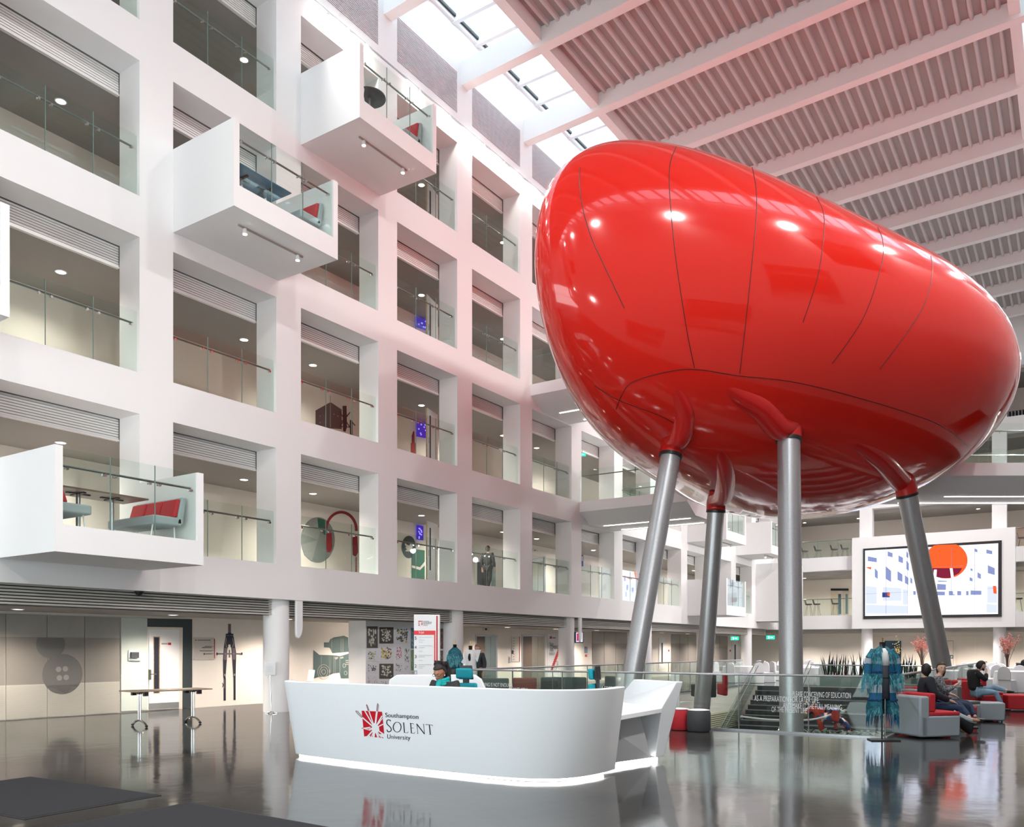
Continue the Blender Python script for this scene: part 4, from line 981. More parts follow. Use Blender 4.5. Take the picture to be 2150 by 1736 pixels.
# ------------------------------------------------------------------ people
SKIN1 = mat('skin_fair', (.62, .38, .28), .5); SKIN2 = mat('skin_brown', (.3, .13, .07), .45); HAIRB = mat('hair_black', (.012, .008, .008), .6, bump=.4, bs=120); HAIRD = mat('hair_brown', (.05, .03, .02), .6, bump=.4, bs=120); HAIRL = mat('hair_light_brown', (.2, .12, .07), .6)
EYEW = mat('eye_white', (.75, .73, .7), .3); LIPS = mat('lips', (.35, .08, .07), .5)
JNAVY = mat('navy_cloth', (.012, .015, .025), .8, bump=.1, bs=150); JBLK = mat('black_cloth', (.012, .012, .014), .8); JEAN = mat('dark_denim', (.015, .03, .075), .8); JEANL = mat('light_denim', (.25, .38, .5), .8, var=.2, vs=10); SHIRTB = mat('blue_shirt', (.2, .42, .7), .7); SHOEB = mat('tan_leather', (.3, .14, .06), .5)
def frame(f, up):
    f = Vector(f).normalized(); s_ = f.cross(Vector(up)).normalized(); u_ = s_.cross(f).normalized(); return s_, f, u_
def head_mb(c, f, up, mats_off=0, R_=.115, smile=False):
    """skin, eye white, dark, lips = material indices 0..3"""
    s_, f, u_ = frame(f, up); m = MB(); n_, k_ = 26, 20; vs_ = []; fs = []
    def X(x, y, z): return Vector(c) + s_*x + f*y + u_*z
    for i in range(k_ + 1):
        p = -math.pi/2 + math.pi*i/k_
        for j in range(n_):
            a = 2*math.pi*j/n_; x, y, z = R_*.66*math.cos(p)*math.cos(a), R_*.84*math.cos(p)*math.sin(a), R_*1.02*math.sin(p)
            if z < 0: q = 1 + z/R_*.32; x *= q; y = y*q + (R_*.16*(-z/R_) if y > 0 else 0)
            if y > 0:
                g = math.exp(-(x/(R_*.13))**2)
                if -R_*.38 < z < R_*.12: y += g*R_*.24*((R_*.12 - z)/(R_*.5))**1.0 * (1 if z > -R_*.32 else .35)
                for sx_ in (-1, 1): y -= R_*.07*math.exp(-((x - sx_*R_*.28)/(R_*.15))**2 - ((z - R_*.06)/(R_*.11))**2)
                y += R_*.05*math.exp(-(z - R_*.2)**2/(R_*.07)**2) + R_*.05*math.exp(-(x/(R_*.22))**2 - ((z + R_*.5)/(R_*.12))**2)
            vs_.append(X(x, y, z))
    for i in range(k_):
        for j in range(n_):
            j2 = (j+1) % n_; fs.append((i*n_+j, i*n_+j2, (i+1)*n_+j2, (i+1)*n_+j))
    m.add(vs_, fs, 0)
    def blob(x, y, z, rx, ry, rz_, mi):
        k0 = len(m.v); m.ell((0,0,0), rx, ry, rz_, 10, 6, mi)
        for i in range(k0, len(m.v)): v_ = m.v[i]; m.v[i] = X(x + v_.x, y + v_.y, z + v_.z)
    for sx_ in (-1, 1):
        blob(sx_*R_*.27, R_*.72, R_*.06, R_*.12, R_*.06, R_*.055, 1); blob(sx_*R_*.27, R_*.77, R_*.055, R_*.05, R_*.03, R_*.05, 2)
        blob(sx_*R_*.28, R_*.80, R_*.22, R_*.15, R_*.04, R_*.03, 2); blob(sx_*R_*.66, -R_*.02, 0, R_*.07, R_*.14, R_*.19, 0)
    blob(0, R_*.86, -R_*.48, R_*.2, R_*.05, R_*(.09 if smile else .05), 3)
    return m
def hair_mb(c, f, up, R_=.115, length=.0, front=.35, thick=1.1):
    s_, f, u_ = frame(f, up); m = MB(); n_, k_ = 26, 16; vs_ = []; fs = []
    for i in range(k_ + 1):
        p = -math.pi/2 + math.pi*i/k_
        for j in range(n_):
            a = 2*math.pi*j/n_; x, y, z = R_*.72*thick*math.cos(p)*math.cos(a), R_*.9*thick*math.cos(p)*math.sin(a) - R_*.1, R_*1.06*thick*math.sin(p)
            lim = R_*front if y > R_*.05 else (R_*(-.1 - length) if y < -R_*.1 else -R_*.02)
            if z < lim and y > -R_*.1: 
                y = min(y, R_*.02); x *= .86; z = max(z, lim - R_*.15) if y > 0 else z
            if length and y < 0 and z < 0: z *= 1 + length*1.5
            if not length and z < -R_*.45: x *= .8; y *= .8
            vs_.append(Vector(c) + s_*x + f*y + u_*z)
    for i in range(k_):
        for j in range(n_):
            j2 = (j+1) % n_; fs.append((i*n_+j, i*n_+j2, (i+1)*n_+j2, (i+1)*n_+j))
    return m.add(vs_, fs)
def hand_pts(P_, key, wrist, d, side, up_, L_=.085, curl=.5):
    """palm and five separate fingers as skinned chains"""
    pts, ed = {}, []; wrist = Vector(wrist); d = Vector(d).normalized(); side = Vector(side).normalized(); up_ = Vector(up_)
    palm = wrist + d*.045; pts[key+'p'] = (palm, (.018, .032)); ed.append((P_, key+'p'))
    for i, (o_, l_) in enumerate(((-.03, .062), (-.01, .072), (.01, .068), (.03, .055))):
        b_ = palm + d*.04 + side*o_; mid = b_ + d*l_*.5 - up_*.01*curl; tip = b_ + d*l_*(.95 - .25*curl) - up_*.045*curl
        pts[key+'b%d' % i] = (b_, .009); pts[key+'m%d' % i] = (mid, .008); pts[key+'t%d' % i] = (tip, .0065)
        ed += [(key+'p', key+'b%d' % i), (key+'b%d' % i, key+'m%d' % i), (key+'m%d' % i, key+'t%d' % i)]
    b_ = palm - side*.035 + d*.005; tip = b_ - side*.02 + d*.04
    pts[key+'b5'] = (b_, .01); pts[key+'t5'] = (tip, .008); ed += [(key+'p', key+'b5'), (key+'b5', key+'t5')]
    return pts, ed
def person(label, org, f, J, skin_m, hair_m, top_m, leg_m, shoe_m, head_f=None, head_up=(0,0,1), hair=dict(), shirt=None, smile=False, fingers=False, scale=1, legs=True, bulk=1.12):
    """J: joint -> (side, forward, up) metres relative to org"""
    s_, f_, u_ = frame(f, (0,0,1)); org = Vector(org); r = empty('person', tuple(org), label, 'person')
    W_ = {k_: org + (s_*a + f_*b + u_*c_)*scale for k_, (a, b, c_) in J.items()}
    hf = Vector(head_f).normalized() if head_f else f_; hs, hf2, hu = frame(hf, head_up)
    pts = {'pel': (W_['pel'], (.13,.11)), 'wai': (W_['wai'], (.12,.1)), 'che': (W_['che'], (.14,.11)), 'nk': (W_['nk'], .05), 'hd': (W_['hd'], .05)}
    ed = [('pel','wai'),('wai','che'),('che','nk'),('nk','hd')]
    for q in 'lr':
        pts.update({q+'s': (W_[q+'s'], .05), q+'e': (W_[q+'e'], .036), q+'w': (W_[q+'w'], .026)}); ed += [('che',q+'s'),(q+'s',q+'e'),(q+'e',q+'w')]
        dd = (W_[q+'w'] - W_[q+'e']).normalized()
        hp, he = hand_pts(q+'w', q+'hand', W_[q+'w'], dd, s_*(1 if q == 'r' else -1), u_); pts.update(hp); ed += he
        if legs:
            pts.update({q+'hp': (W_[q+'hp'], .08), q+'k': (W_[q+'k'], .055), q+'a': (W_[q+'a'], .035)}); ed += [('pel',q+'hp'),(q+'hp',q+'k'),(q+'k',q+'a')]
    skin('body', pts, ed, [skin_m, EYEW, BLACK, LIPS], r, 1, extra=head_mb(W_['hd'] + hu*.06*scale, hf, head_up, smile=smile))
    hair_mb(W_['hd'] + hu*.06*scale, hf, head_up, **hair).build('hair', [hair_m], r, angle=180)
    g = {'pel': (W_['pel'], (.16,.14)), 'wai': (W_['wai'], (.145,.125)), 'che': (W_['che'], (.18,.145)), 'cl': (W_['che']*.45 + W_['nk']*.55, .085)}; ge = [('pel','wai'),('wai','che'),('che','cl')]
    for q in 'lr':
        g.update({q+'s': (W_[q+'s'], .075), q+'e': (W_[q+'e'], .058), q+'w': (W_[q+'w'].lerp(W_[q+'e'], .12), .043)}); ge += [('che',q+'s'),(q+'s',q+'e'),(q+'e',q+'w')]
    g = {k_: (v_[0], tuple(x*bulk for x in v_[1]) if isinstance(v_[1], tuple) else v_[1]*bulk) for k_, v_ in g.items()}; skin('jacket', g, ge, [top_m], r, 2)
    if shirt:
        m = MB(); b_ = W_['che'] + f_*.125*scale; w_ = W_['wai'] + f_*.135*scale; p_ = W_['pel'] + f_*.15*scale; n_ = W_['nk'] + f_*.05 - u_*.02
        m.ext([n_ - s_*.045, n_ + s_*.045, b_ + s_*.07, w_ + s_*.06, p_ + s_*.06, p_ - s_*.06, w_ - s_*.06, b_ - s_*.07], f_*.025); m.build('shirt', [shirt], r)
    if legs:
        t_ = {'pel': (W_['pel'] - u_*.02, (.15,.13))}; te = []
        for q in 'lr':
            t_.update({q+'hp': (W_[q+'hp'], .1), q+'k': (W_[q+'k'], .075), q+'a': (W_[q+'a'] + (W_[q+'k'] - W_[q+'a']).normalized()*.04, .055)}); te += [('pel',q+'hp'),(q+'hp',q+'k'),(q+'k',q+'a')]
        skin('trousers', t_, te, [leg_m], r, 2)
        for q in 'lr':
            a_ = W_[q+'a']; tdir = J.get(q+'toe'); d_ = (s_*tdir[0] + f_*tdir[1] + u_*tdir[2]).normalized() if tdir else f_
            skin('shoe', {'h': (a_ - d_*.03 - u_*.025, .04), 'm': (a_ + d_*.08 - u_*.03, (.042,.035)), 't': (a_ + d_*.17 - u_*.038, (.036,.022))}, [('h','m'),('m','t')], [shoe_m], r, 2)
    return r, W_, (s_, f_, u_)
STAND = dict(pel=(0,0,.95), wai=(0,.01,1.12), che=(0,0,1.32), nk=(0,0,1.47), hd=(0,.02,1.54), ls=(-.18,0,1.4), rs=(.18,0,1.4), le=(-.24,-.03,1.13), re=(.24,-.02,1.13), lw=(-.25,.06,.9), rw=(.24,.1,.9), lhp=(-.09,0,.9), rhp=(.09,0,.9), lk=(-.1,.08,.5), rk=(.1,-.02,.5), la=(-.1,.05,.09), ra=(.1,-.25,.12))
SEAT = dict(pel=(0,0,.52), wai=(0,-.02,.7), che=(0,-.03,.92), nk=(0,-.01,1.07), hd=(0,.03,1.14), ls=(-.18,-.03,1.0), rs=(.18,-.03,1.0), le=(-.24,.02,.75), re=(.24,.02,.75), lw=(-.15,.22,.68), rw=(.15,.22,.68), lhp=(-.1,.08,.5), rhp=(.1,.08,.5), lk=(-.12,.48,.5), rk=(.12,.48,.5), la=(-.12,.5,.09), ra=(.12,.5,.09))
# receptionist
po = at(932, 1440, d=12.0); po.z = .0; hf = (-fw*.84 - rt*.42 - UPZ*.42)
J = dict(SEAT); J.update(hd=(.01,.07,1.11), nk=(0,.02,1.05), che=(0,0,.90), rw=(.12,.3,.74), lw=(-.12,.3,.74))
J = {k_: (a, b, c_ + .09) for k_, (a, b, c_) in J.items()}
r, W_, fr_ = person('receptionist with dark braided hair and glasses looking down behind the white desk', (po.x, po.y, 0), -fw*.85 - rt*.45, J, SKIN2, HAIRB, mat('black_blazer', (.02, .02, .022), .7), JBLK, BLACK, head_f=hf, head_up=(0,0,1), hair=dict(length=.0, front=.64, thick=1.14))
hc = W_['hd']; s_, f_, u_ = frame(hf, UPZ); hc = hc + u_*.06
m = MB()
random.seed(8)
for i in range(46):
    a_ = random.uniform(-1.25, 1.25); st_ = hc - f_*.03 + u_*(.09 + random.uniform(0, .04)) + s_*(.08*math.sin(a_))
    bk = hc - f_*(.11 + .03*random.random()) + s_*(.1*math.sin(a_)) + u_*random.uniform(-.02, .06); dn_ = bk - UPZ*random.uniform(.12, .26) + s_*random.uniform(-.03, .05) - f_*.02
    m.tube(spl([tuple(st_), tuple(st_*.4 + bk*.6 + u_*.045), tuple(bk), tuple(dn_)], 3), [.012]*9 + [.008], 6)
for i in range(8):
    a_ = random.uniform(-1, 1); b_ = hc + u_*.13 + s_*.04*a_ - f_*.03; m.tube([b_, b_ + u_*.035 + s_*random.uniform(-.03,.03), b_ - f_*.04 + s_*.04*a_], .012, 6)
m.build('braids', [HAIRB], r)
m = MB()
for sx_ in (-1, 1):
    c_ = hc + f_*.098 + s_*sx_*.034 + u_*.006; P = [c_ + s_*.027*math.cos(a) + u_*.019*math.sin(a) for a in [2*math.pi*i/14 for i in range(15)]]; m.tube(P, .0028, 6)
    m.tube([c_ + s_*sx_*.027, hc + s_*sx_*.08 + f_*.0 + u_*.012], .0028, 6)
m.tube([hc + f_*.1 - s_*.008 + u_*.01, hc + f_*.1 + s_*.008 + u_*.01], .0028, 6); m.build('glasses', [BLACK], r)
m = MB(); nk = W_['nk']; 
for rr_, zo in ((.075, 0), (.082, -.03), (.075, .03)): m.tube([nk + UPZ*(zo + .02*math.cos(a)) + Vector((rr_*math.cos(a), rr_*math.sin(a), 0)) for a in [2*math.pi*i/18 for i in range(19)]], .024, 8)
m.tube([nk + fr_[1]*.08 + UPZ*.02, nk + fr_[1]*.15 - UPZ*.1], .035, 8); m.build('scarf', [mat('teal_scarf', (.0, .33, .34), .7)], r)
m = MB(); m.ell(hc + s_*.078 - u_*.035 + f_*.005, .009, .009, .014, 8, 6); m.ell(hc - s_*.078 - u_*.035 + f_*.005, .009, .009, .014, 8, 6); m.build('earring', [CHROME], r)
def office_chair(label, org, rz_, grp):
    r = empty('office_chair', org, label, 'chair', grp, rz=rz_)
    MB().box(-.24, .24, -.24, .24, .46, .54).build('seat', [TEAL], r, local=True, bevel=.03)
    m = MB(); m.ext([(-.22, -.26, .6), (.22, -.26, .6), (.2, -.3, 1.08), (-.2, -.3, 1.08)], (0, .07, 0)); m.build('backrest', [TEAL], r, local=True, bevel=.03)
    m = MB(); m.ext([(-.135, -.29, 1.14), (.135, -.29, 1.14), (.13, -.27, 1.3), (-.13, -.27, 1.3)], (0, .075, 0)); m.build('headrest', [TEAL], r, local=True, bevel=.03)
    m = MB(); m.box(-.05, .05, -.33, -.3, .5, 1.25); m.ext([(-.12, -.31, 1.13), (.12, -.31, 1.13), (.1, -.3, 1.34), (-.1, -.3, 1.34)], (0, -.02, 0)); m.build('back_frame', [BLACK], r, local=True, bevel=.01)
    m = MB(); m.cyl((0, 0), .03, .08, .46, 12)
    for i in range(5): a = i*1.257; m.tube([(0, 0, .1), (.3*math.cos(a), .3*math.sin(a), .07)], .02, 6); m.ell((.3*math.cos(a), .3*math.sin(a), .03), .03, .03, .03, 8, 6)
    m.build('base', [BLACK], r, local=True); return r
def yaw_of(v): return math.atan2(v.y, v.x) - math.pi/2
q = at(962, 1440, d=12.5); office_chair('teal office chair with headrest right behind the receptionist', (q.x, q.y, 0), yaw_of(-fw*.9 - rt*.3), 'teal office chairs')
q = at(1213, 1440, d=12.6); office_chair('empty teal office chair seen side-on behind the desk corner', (q.x, q.y, 0), yaw_of(-rt*.8 + fw*.4), 'teal office chairs')
# walking visitor
q = at(1003, 1400, d=25.5); J = dict(STAND)
person('walking person in dark jacket and light blue shirt passing the lift doors', (q.x, q.y, 0), -fw*.8 - rt*.5, J, SKIN1, HAIRL, mat('grey_jacket', (.04, .045, .055), .8), JBLK, BLACK, hair=dict(length=.7, front=.4), shirt=SHIRTB)
# seated couple and reader
q = at(1952, 1500, d=15.9); FS = -UPZ*0 + Vector((.35, -.93, 0))
J = dict(SEAT); J.update(lk=(-.05,.5,.56), la=(.28,.62,.32), rk=(.1,.5,.5), ra=(.12,.52,.1), ltoe=(.6,.8,0), lw=(-.05,.35,.62), che=(0,-.1,.9), wai=(0,-.05,.7), nk=(0,-.1,1.06), hd=(0,-.06,1.13), le=(-.28,.05,.72), rs=(.18,-.05,1.0), rw=(.12,.34,.62))
person('man in dark navy coat and jeans seated with legs crossed on the red sofa', (q.x, q.y, 0), FS, J, SKIN1, HAIRB, JNAVY, JEAN, SHOEB, head_f=Vector((.95, .1, 0)), hair=dict(front=.5, thick=1.06), bulk=1.38)
q = at(1973, 1480, d=16.8); J = dict(SEAT); J.update(rw=(.1,.28,.88), re=(.2,.1,.75), lk=(-.1,.5,.52), la=(.15,.62,.25))
r, W_, fr_ = person('laughing woman with tied-back hair holding a cup beside the man in the navy coat', (q.x, q.y, 0), Vector((.15, -.98, 0)), J, SKIN1, HAIRD, mat('patterned_top', (.02, .02, .03), .8, var=1, vs=40, c2=(.3,.3,.32)), JEAN, BLACK, head_f=Vector((-.85, -.45, 0)), hair=dict(front=.55, length=.25), smile=True)
c_ = W_['rw'] + (W_['rw'] - W_['re']).normalized()*.09; r = empty('paper_cup', tuple(c_ - UPZ*.05), 'white paper cup held by the laughing woman', 'cup'); MB().lathe([(.028, c_.z - .05), (.038, c_.z + .05)], (c_.x, c_.y), 16).build('cup', [CLOTHW], r); MB().lathe([(.041, c_.z + .05), (.04, c_.z + .062), (.03, c_.z + .066)], (c_.x, c_.y), 16).build('lid', [mat('cup_lid', (.3, .05, .05), .5)], r)
q = at(2046, 1450, d=21.3); J = dict(SEAT); J.update(hd=(0,.14,1.1), nk=(0,.08,1.05), che=(0,.03,.9), rw=(.05,.26,1.0), re=(.18,.2,.8), lw=(-.1,.3,.6), lk=(-.08,.5,.62), la=(.3,.66,.55), ltoe=(.8,.4,.1), rk=(.1,.46,.5), ra=(.15,.62,.1))
r, W_, fr_ = person('bearded man in black jumper and pale jeans leaning forward in thought on a red sofa', (q.x, q.y, 0), Vector((.45, -.9, 0)), J, SKIN1, HAIRB, JBLK, JEANL, BLACK, head_f=Vector((.35, -.9, -.35)), hair=dict(front=.55))
s_, f_, u_ = frame(Vector((.35, -.9, -.35)), UPZ); hc = W_['hd'] + u_*.06; m = MB()
for a_ in [-1.1 + .22*i for i in range(11)]:
    b_ = hc + s_*.066*math.sin(a_) + f_*(.075*math.cos(a_) + .008) - u_*(.055 + .02*math.cos(a_)); m.ell(b_, .022, .022, .026, 8, 6)
m.build('beard', [HAIRB], r)
q = at(2146, 1420, d=34); J = dict(STAND); J.update(wai=(0,.14,1.05), che=(0,.38,1.14), nk=(0,.52,1.12), hd=(0,.6,1.1), ls=(-.16,.44,1.14), rs=(.16,.44,1.14), le=(-.18,.5,.9), re=(.18,.5,.9), lw=(-.12,.62,.8), rw=(.12,.62,.8), ra=(.1,-.05,.09))
person('woman in dark clothes bending over a white dining table at the frame edge', (q.x, q.y, 0), rt, J, SKIN1, HAIRD, JBLK, JBLK, BLACK, head_f=rt - UPZ*.6, hair=dict(length=.9, front=.4))

# ------------------------------------------------------------------ seating beside the void
def armchair(label, org, rz_, outer, inner, w=.78, grp='red and grey modular armchairs'):
    r = empty('armchair', org, label, 'armchair', grp, rz=rz_)   # local: seat faces +Y
    MB().box(-w/2, w/2, -.37, .42, .03, .40).build('seat_block', [outer], r, local=True, bevel=.03)
    MB().box(-w/2, w/2, -.40, -.2, .03, .75).build('backrest', [outer], r, local=True, bevel=.035)
    MB().box(-w/2 + .0, w/2 - .02, -.2, .43, .402, .47).build('seat_cushion', [inner], r, local=True, bevel=.02)
    MB().box(-w/2 + .02, w/2 - .02, -.2, -.06, .47, .80).build('back_cushion', [inner], r, local=True, bevel=.03)
    return r
GR2 = mat('pale_grey_vinyl', (.3, .34, .37), .45); GR3 = mat('mid_grey_vinyl', (.16, .165, .17), .5)
rzA = math.atan2(-.7, .71) - math.pi/2
def pl(px, py, d): v_ = at(px, py, d=d); return (v_.x, v_.y, 0)
c_ = (16.37 + .355*.79 + .4*.71, 2.35 + .39*.61 - .4*.7, 0)
armchair('pale grey armchair with red cushions, closest to the blue fringed coat', (16.37+.3+.29, 2.35+.24-.28, 0), rzA, GR2, REDF, .78)
armchair('red-backed seat holding the man in the navy coat', (17.98, 2.6, 0), rzA + .1, REDF, GR3, .85)
armchair('grey seat with red piping behind the laughing woman', (19.4, 2.45, 0), rzA + .2, GR2, REDF, .8)
armchair('tall pale grey seat back between the couple and the bearded man', (20.6, 2.3, 0), rzA + .1, GR2, GR3, .8)
armchair('bright red armchair under the bearded man', pl(2050, 1470, 22.1), rzA, REDF, REDF, .9)
armchair('grey-seated armchair with red rim beyond the bearded man', (25.7, 2.3, 0), rzA + .3, REDF, GR3, .8)
def pouffe(px, py, d, r0, h, c1_, label, cat='stool'):
    v_ = at(px, py, d=d); r = empty('pouffe', (v_.x, v_.y, 0), label, cat, 'round and square pouffes')
    MB().lathe([(r0 - .02, .01), (r0, .04), (r0, h - .04), (r0 - .02, h)], n=32).build('side', [c1_], r, local=True); MB().lathe([(r0 - .03, h), (r0 - .01, h + .015), (r0*.6, h + .03), (.02, h + .034)], n=32).build('cushion', [CLOTHW], r, local=True)
pouffe(1467, 1500, 16.3, .225, .40, DARK, 'dark slate round pouffe with pale top beside the low desk wing'); pouffe(1427, 1500, 16.6, .2, .40, REDF, 'red round pouffe half hidden behind the low desk wing')
def cube_seat(px, d, w, h, mt, label):
    v_ = at(px, 1500, d=d); r = empty('cube_seat', (v_.x, v_.y, 0), label, 'stool', 'round and square pouffes', rz=.3)
    MB().box(-w/2, w/2, -w/2, w/2, .03, h).build('body', [mt], r, local=True, bevel=.03)
    m = MB()
    for x in (-1, 1):
        for y in (-1, 1): m.cyl((x*(w/2 - .06), y*(w/2 - .06)), .015, 0, .03, 8)
    m.build('foot', [DARK], r, local=True)
cube_seat(2078, 18.6, .5, .42, GR2, 'pale grey cube seat in front of the bearded man'); cube_seat(2062, 19.2, .42, .40, JNAVY, 'navy cube seat behind the tan shoe'); cube_seat(2148, 22, .9, .40, REDF, 'red low bench seat at the frame edge'); cube_seat(2032, 17.9, .3, .38, REDF, 'small red seat block behind the crossed legs')
for a, b, d, c_, lab in ((1108, 1158, 24, mat('rust_fabric', (.3, .07, .05), .8), 'rust red sofa seen through the glass behind the desk'), (1166, 1262, 24.5, mat('slate_fabric', (.06, .08, .08), .8), 'dark slate sofa behind the empty teal office chair'), (1300, 1322, 25.5, mat('slate_fabric', (.06, .08, .08), .8), 'dark slate seat just before the front leg'), (1010, 1100, 23.6, mat('green_grey_fabric', (.09, .12, .11), .8), 'green-grey sofa beside the lifts seen through glass'), (1490, 1532, 27, mat('black_fabric', (.02, .03, .03), .8), 'black chair beyond the rear leg, at the walkway rail'), (1545, 1555, 28, REDF, 'small red chair beyond the rear leg')):
    p, q = at(a, 1400, d=d), at(b, 1400, d=d); w = (q - p).length; r = empty('lounge_sofa', ((p.x + q.x)/2, (p.y + q.y)/2 + .5, 0), lab, 'sofa', rz=-math.pi/2 + YAW)
    MB().box(-w/2, w/2, -.1, .6, .03, .42).build('seat', [c_], r, local=True, bevel=.03); MB().box(-w/2, w/2, -.28, -.1, .03, .76).build('backrest', [c_], r, local=True, bevel=.04)
v_ = at(2015, 1530, d=15.6); r = empty('rucksack', (v_.x, v_.y, 0), 'black rucksack with a grey scarf slumped on the floor by the red sofa', 'bag')
skin('bag_body', {'a': ((v_.x, v_.y, .17), (.17,.17)), 'b': ((v_.x + .08, v_.y - .2, .14), (.13,.13)), 'c': ((v_.x - .03, v_.y + .02, .38), (.1,.1))}, [('a','b'),('a','c')], [JBLK], r)
m = MB(); m.tube(spl([(v_.x - .12, v_.y + .1, .42), (v_.x - .1, v_.y - .02, .36), (v_.x - .06, v_.y - .14, .30), (v_.x + .02, v_.y - .26, .27)], 5), .05, 8); m.build('scarf', [GREYF], r)

# ------------------------------------------------------------------ mannequins
FRT = mat('teal_fringe', (.02, .2, .27), .7, var=.6, vs=25); FRL = mat('pale_teal_fringe', (.12, .42, .5), .7, var=.4, vs=25); BAND = mat('blue_band', (.0, .09, .2), .7); GAUZE = mat('grey_gauze', (.3, .36, .42), .7)
v_ = at(1853, 1500, d=14.75); r = empty('coat_mannequin', (v_.x, v_.y, 0), 'mannequin on a black stand wearing a long blue and teal fringed coat', 'mannequin')
def L(a, b, z_): return Vector((v_.x, v_.y, z_)) + rt*a + fw*b
MB().ext([L(-.26,-.17,0), L(.24,-.17,0), L(.28,.17,0), L(-.2,.17,0)], (0, 0, .018)).build('base_plate', [BLACK], r)
m = MB(); m.tube([L(-.01,0,.018), L(-.01,0,.9)], .014, 10); m.build('stand_pole', [BLACK], r); m = MB(); m.tube([L(.05,.02,.018), L(.05,.02,.9)], .013, 10); m.build('stand_pole', [CHROME], r)
def torso(prof, mt, name, sy=.62, parent=r):
    m = MB(); m.lathe([(a, z_) for a, z_ in prof], n=26, sy=sy); M_ = Matrix.Translation((v_.x, v_.y, 0)) @ Matrix.Rotation(YAW - math.pi/2, 4, 'Z'); m.xf(M_); return m.build(name, mt, parent, angle=180)
torso([(.12,.93),(.15,1.08),(.12,1.23),(.16,1.43),(.15,1.54),(.06,1.6),(.05,1.63),(.055,1.7),(.06,1.705)], [BLACK], 'torso_form')
torso([(.135,1.3),(.165,1.43),(.16,1.54),(.08,1.6)], [CLOTHW], 'white_top'); torso([(.13,.72),(.15,1.05),(.135,1.3)], [mat('slate_skirt', (.05,.055,.07), .8)], 'skirt')
m = MB(); m.tube([L(0,0,1.7), L(0,0,1.76)], .012, 8); m.ell(L(0,0,1.77), .018, .018, .02, 8, 6); m.build('neck_finial', [mat('brass', (.5,.3,.12), .3, 1)], r)
random.seed(5)
def coat_pt(t_, z_, out=1.0):
    """t_ in 0..1 around the coat from the front opening"""
    a = math.radians(-90 + 17 + (360 - 34)*t_)
    w_ = .21 + .03*(1.5 - z_) if z_ < 1.52 else max(.07, .21 - (z_ - 1.52)*1.3)
    return L(w_*math.cos(a)*out, w_*.6*math.sin(a)*out, z_)
m = MB(); N1 = 44
lv = [(1.63,0),(1.56,0),(1.5,0),(1.38,2),(1.33,1),(1.2,1),(1.17,0),(.97,2),(.83,1),(.71,1),(.68,0),(.45,0)]
for (za, ma), (zb, mb_) in zip(lv, lv[1:]):
    for i in range(N1): m.add([coat_pt(i/N1, za), coat_pt((i+1)/N1, za), coat_pt((i+1)/N1, zb), coat_pt(i/N1, zb)], [(0,1,2,3)], ma)
m.build('coat_body', [FRT, BAND, GAUZE], r)
for nm, z0, z1, ln, mt, cnt in (('shoulder_fringe', 1.63, 1.45, .13, FRT, 420), ('shoulder_fringe_pale', 1.6, 1.42, .16, FRL, 200), ('upper_tassels', 1.4, 1.36, .2, FRT, 46), ('waist_fringe', 1.17, 1.05, .12, FRT, 260), ('waist_fringe_pale', 1.14, 1.02, .16, FRL, 150), ('middle_tassels', 1.0, .93, .24, FRT, 50), ('lower_fringe', .68, .52, .13, FRT, 300), ('lower_fringe_pale', .6, .5, .14, FRL, 160), ('hem_tassels', .5, .45, .3, BAND, 90)):
    m = MB()
    for i in range(cnt):
        t_ = random.random(); z_ = random.uniform(z1, z0); p = coat_pt(t_, z_, 1.03); o_ = (p - L(0,0,z_)); o_.normalize()
        l_ = ln*random.uniform(.6, 1.1); s2 = rt*(.006 if 'tassel' not in nm else .0045)
        z2_ = p.z - l_*.9; q = p + o_*.02 + rt*random.uniform(-.015,.015); q = Vector((q.x, q.y, (p.z + z2_)/2)); e_ = Vector((q.x, q.y, z2_)) + o_*random.uniform(-.01,.012)
        m.add([p - s2, p + s2, q + s2, q - s2, e_], [(0,1,2,3), (3,2,4)])
    m.build(nm, [mt], r)
for z_ in (1.19, .70):
    m = MB()
    for i in range(160): p = coat_pt(random.random(), z_ + random.uniform(-.012,.012), 1.05); m.ell(p, .016, .016, .014, 6, 4)
    m.build('ruched_trim', [mat('deep_blue_trim', (.0,.04,.13), .8)], r)
for sd in (-1, 1):
    m = MB(); m.tube([L(sd*.15,0,1.57), L(sd*.23,0,1.42)], [.055,.07], 14); m.build('sleeve', [FRT], r); m = MB(); m.tube([L(sd*.23,0,1.42), L(sd*.25,0,1.33)], .068, 14); m.tube([L(sd*.27,0,1.0), L(sd*.275,-.01,.9)], .058, 14); m.build('sleeve_gauze', [GAUZE], r)
    m = MB(); m.tube([L(sd*.255,0,1.17), L(sd*.27,0,1.0)], .066, 14); m.build('sleeve_lower', [FRT], r)
    m = MB()
    m.tube([L(sd*.25,0,1.33), L(sd*.255,0,1.17)], .07, 14)
    m.build('sleeve_band', [BAND], r)
    m = MB()
    for i in range(150):
        z_ = random.uniform(.92, 1.16); a = random.random()*6.28; c2 = L(sd*(.25 + .04*(1.4 - z_)),0,z_); p = c2 + rt*.08*math.cos(a) + fw*.08*math.sin(a); e_ = p + (p - c2)*.3 - UPZ*random.uniform(.08,.2)
        m.add([p - rt*.006, p + rt*.006, e_], [(0,1,2)])
    m.build('sleeve_fringe', [FRL], r)
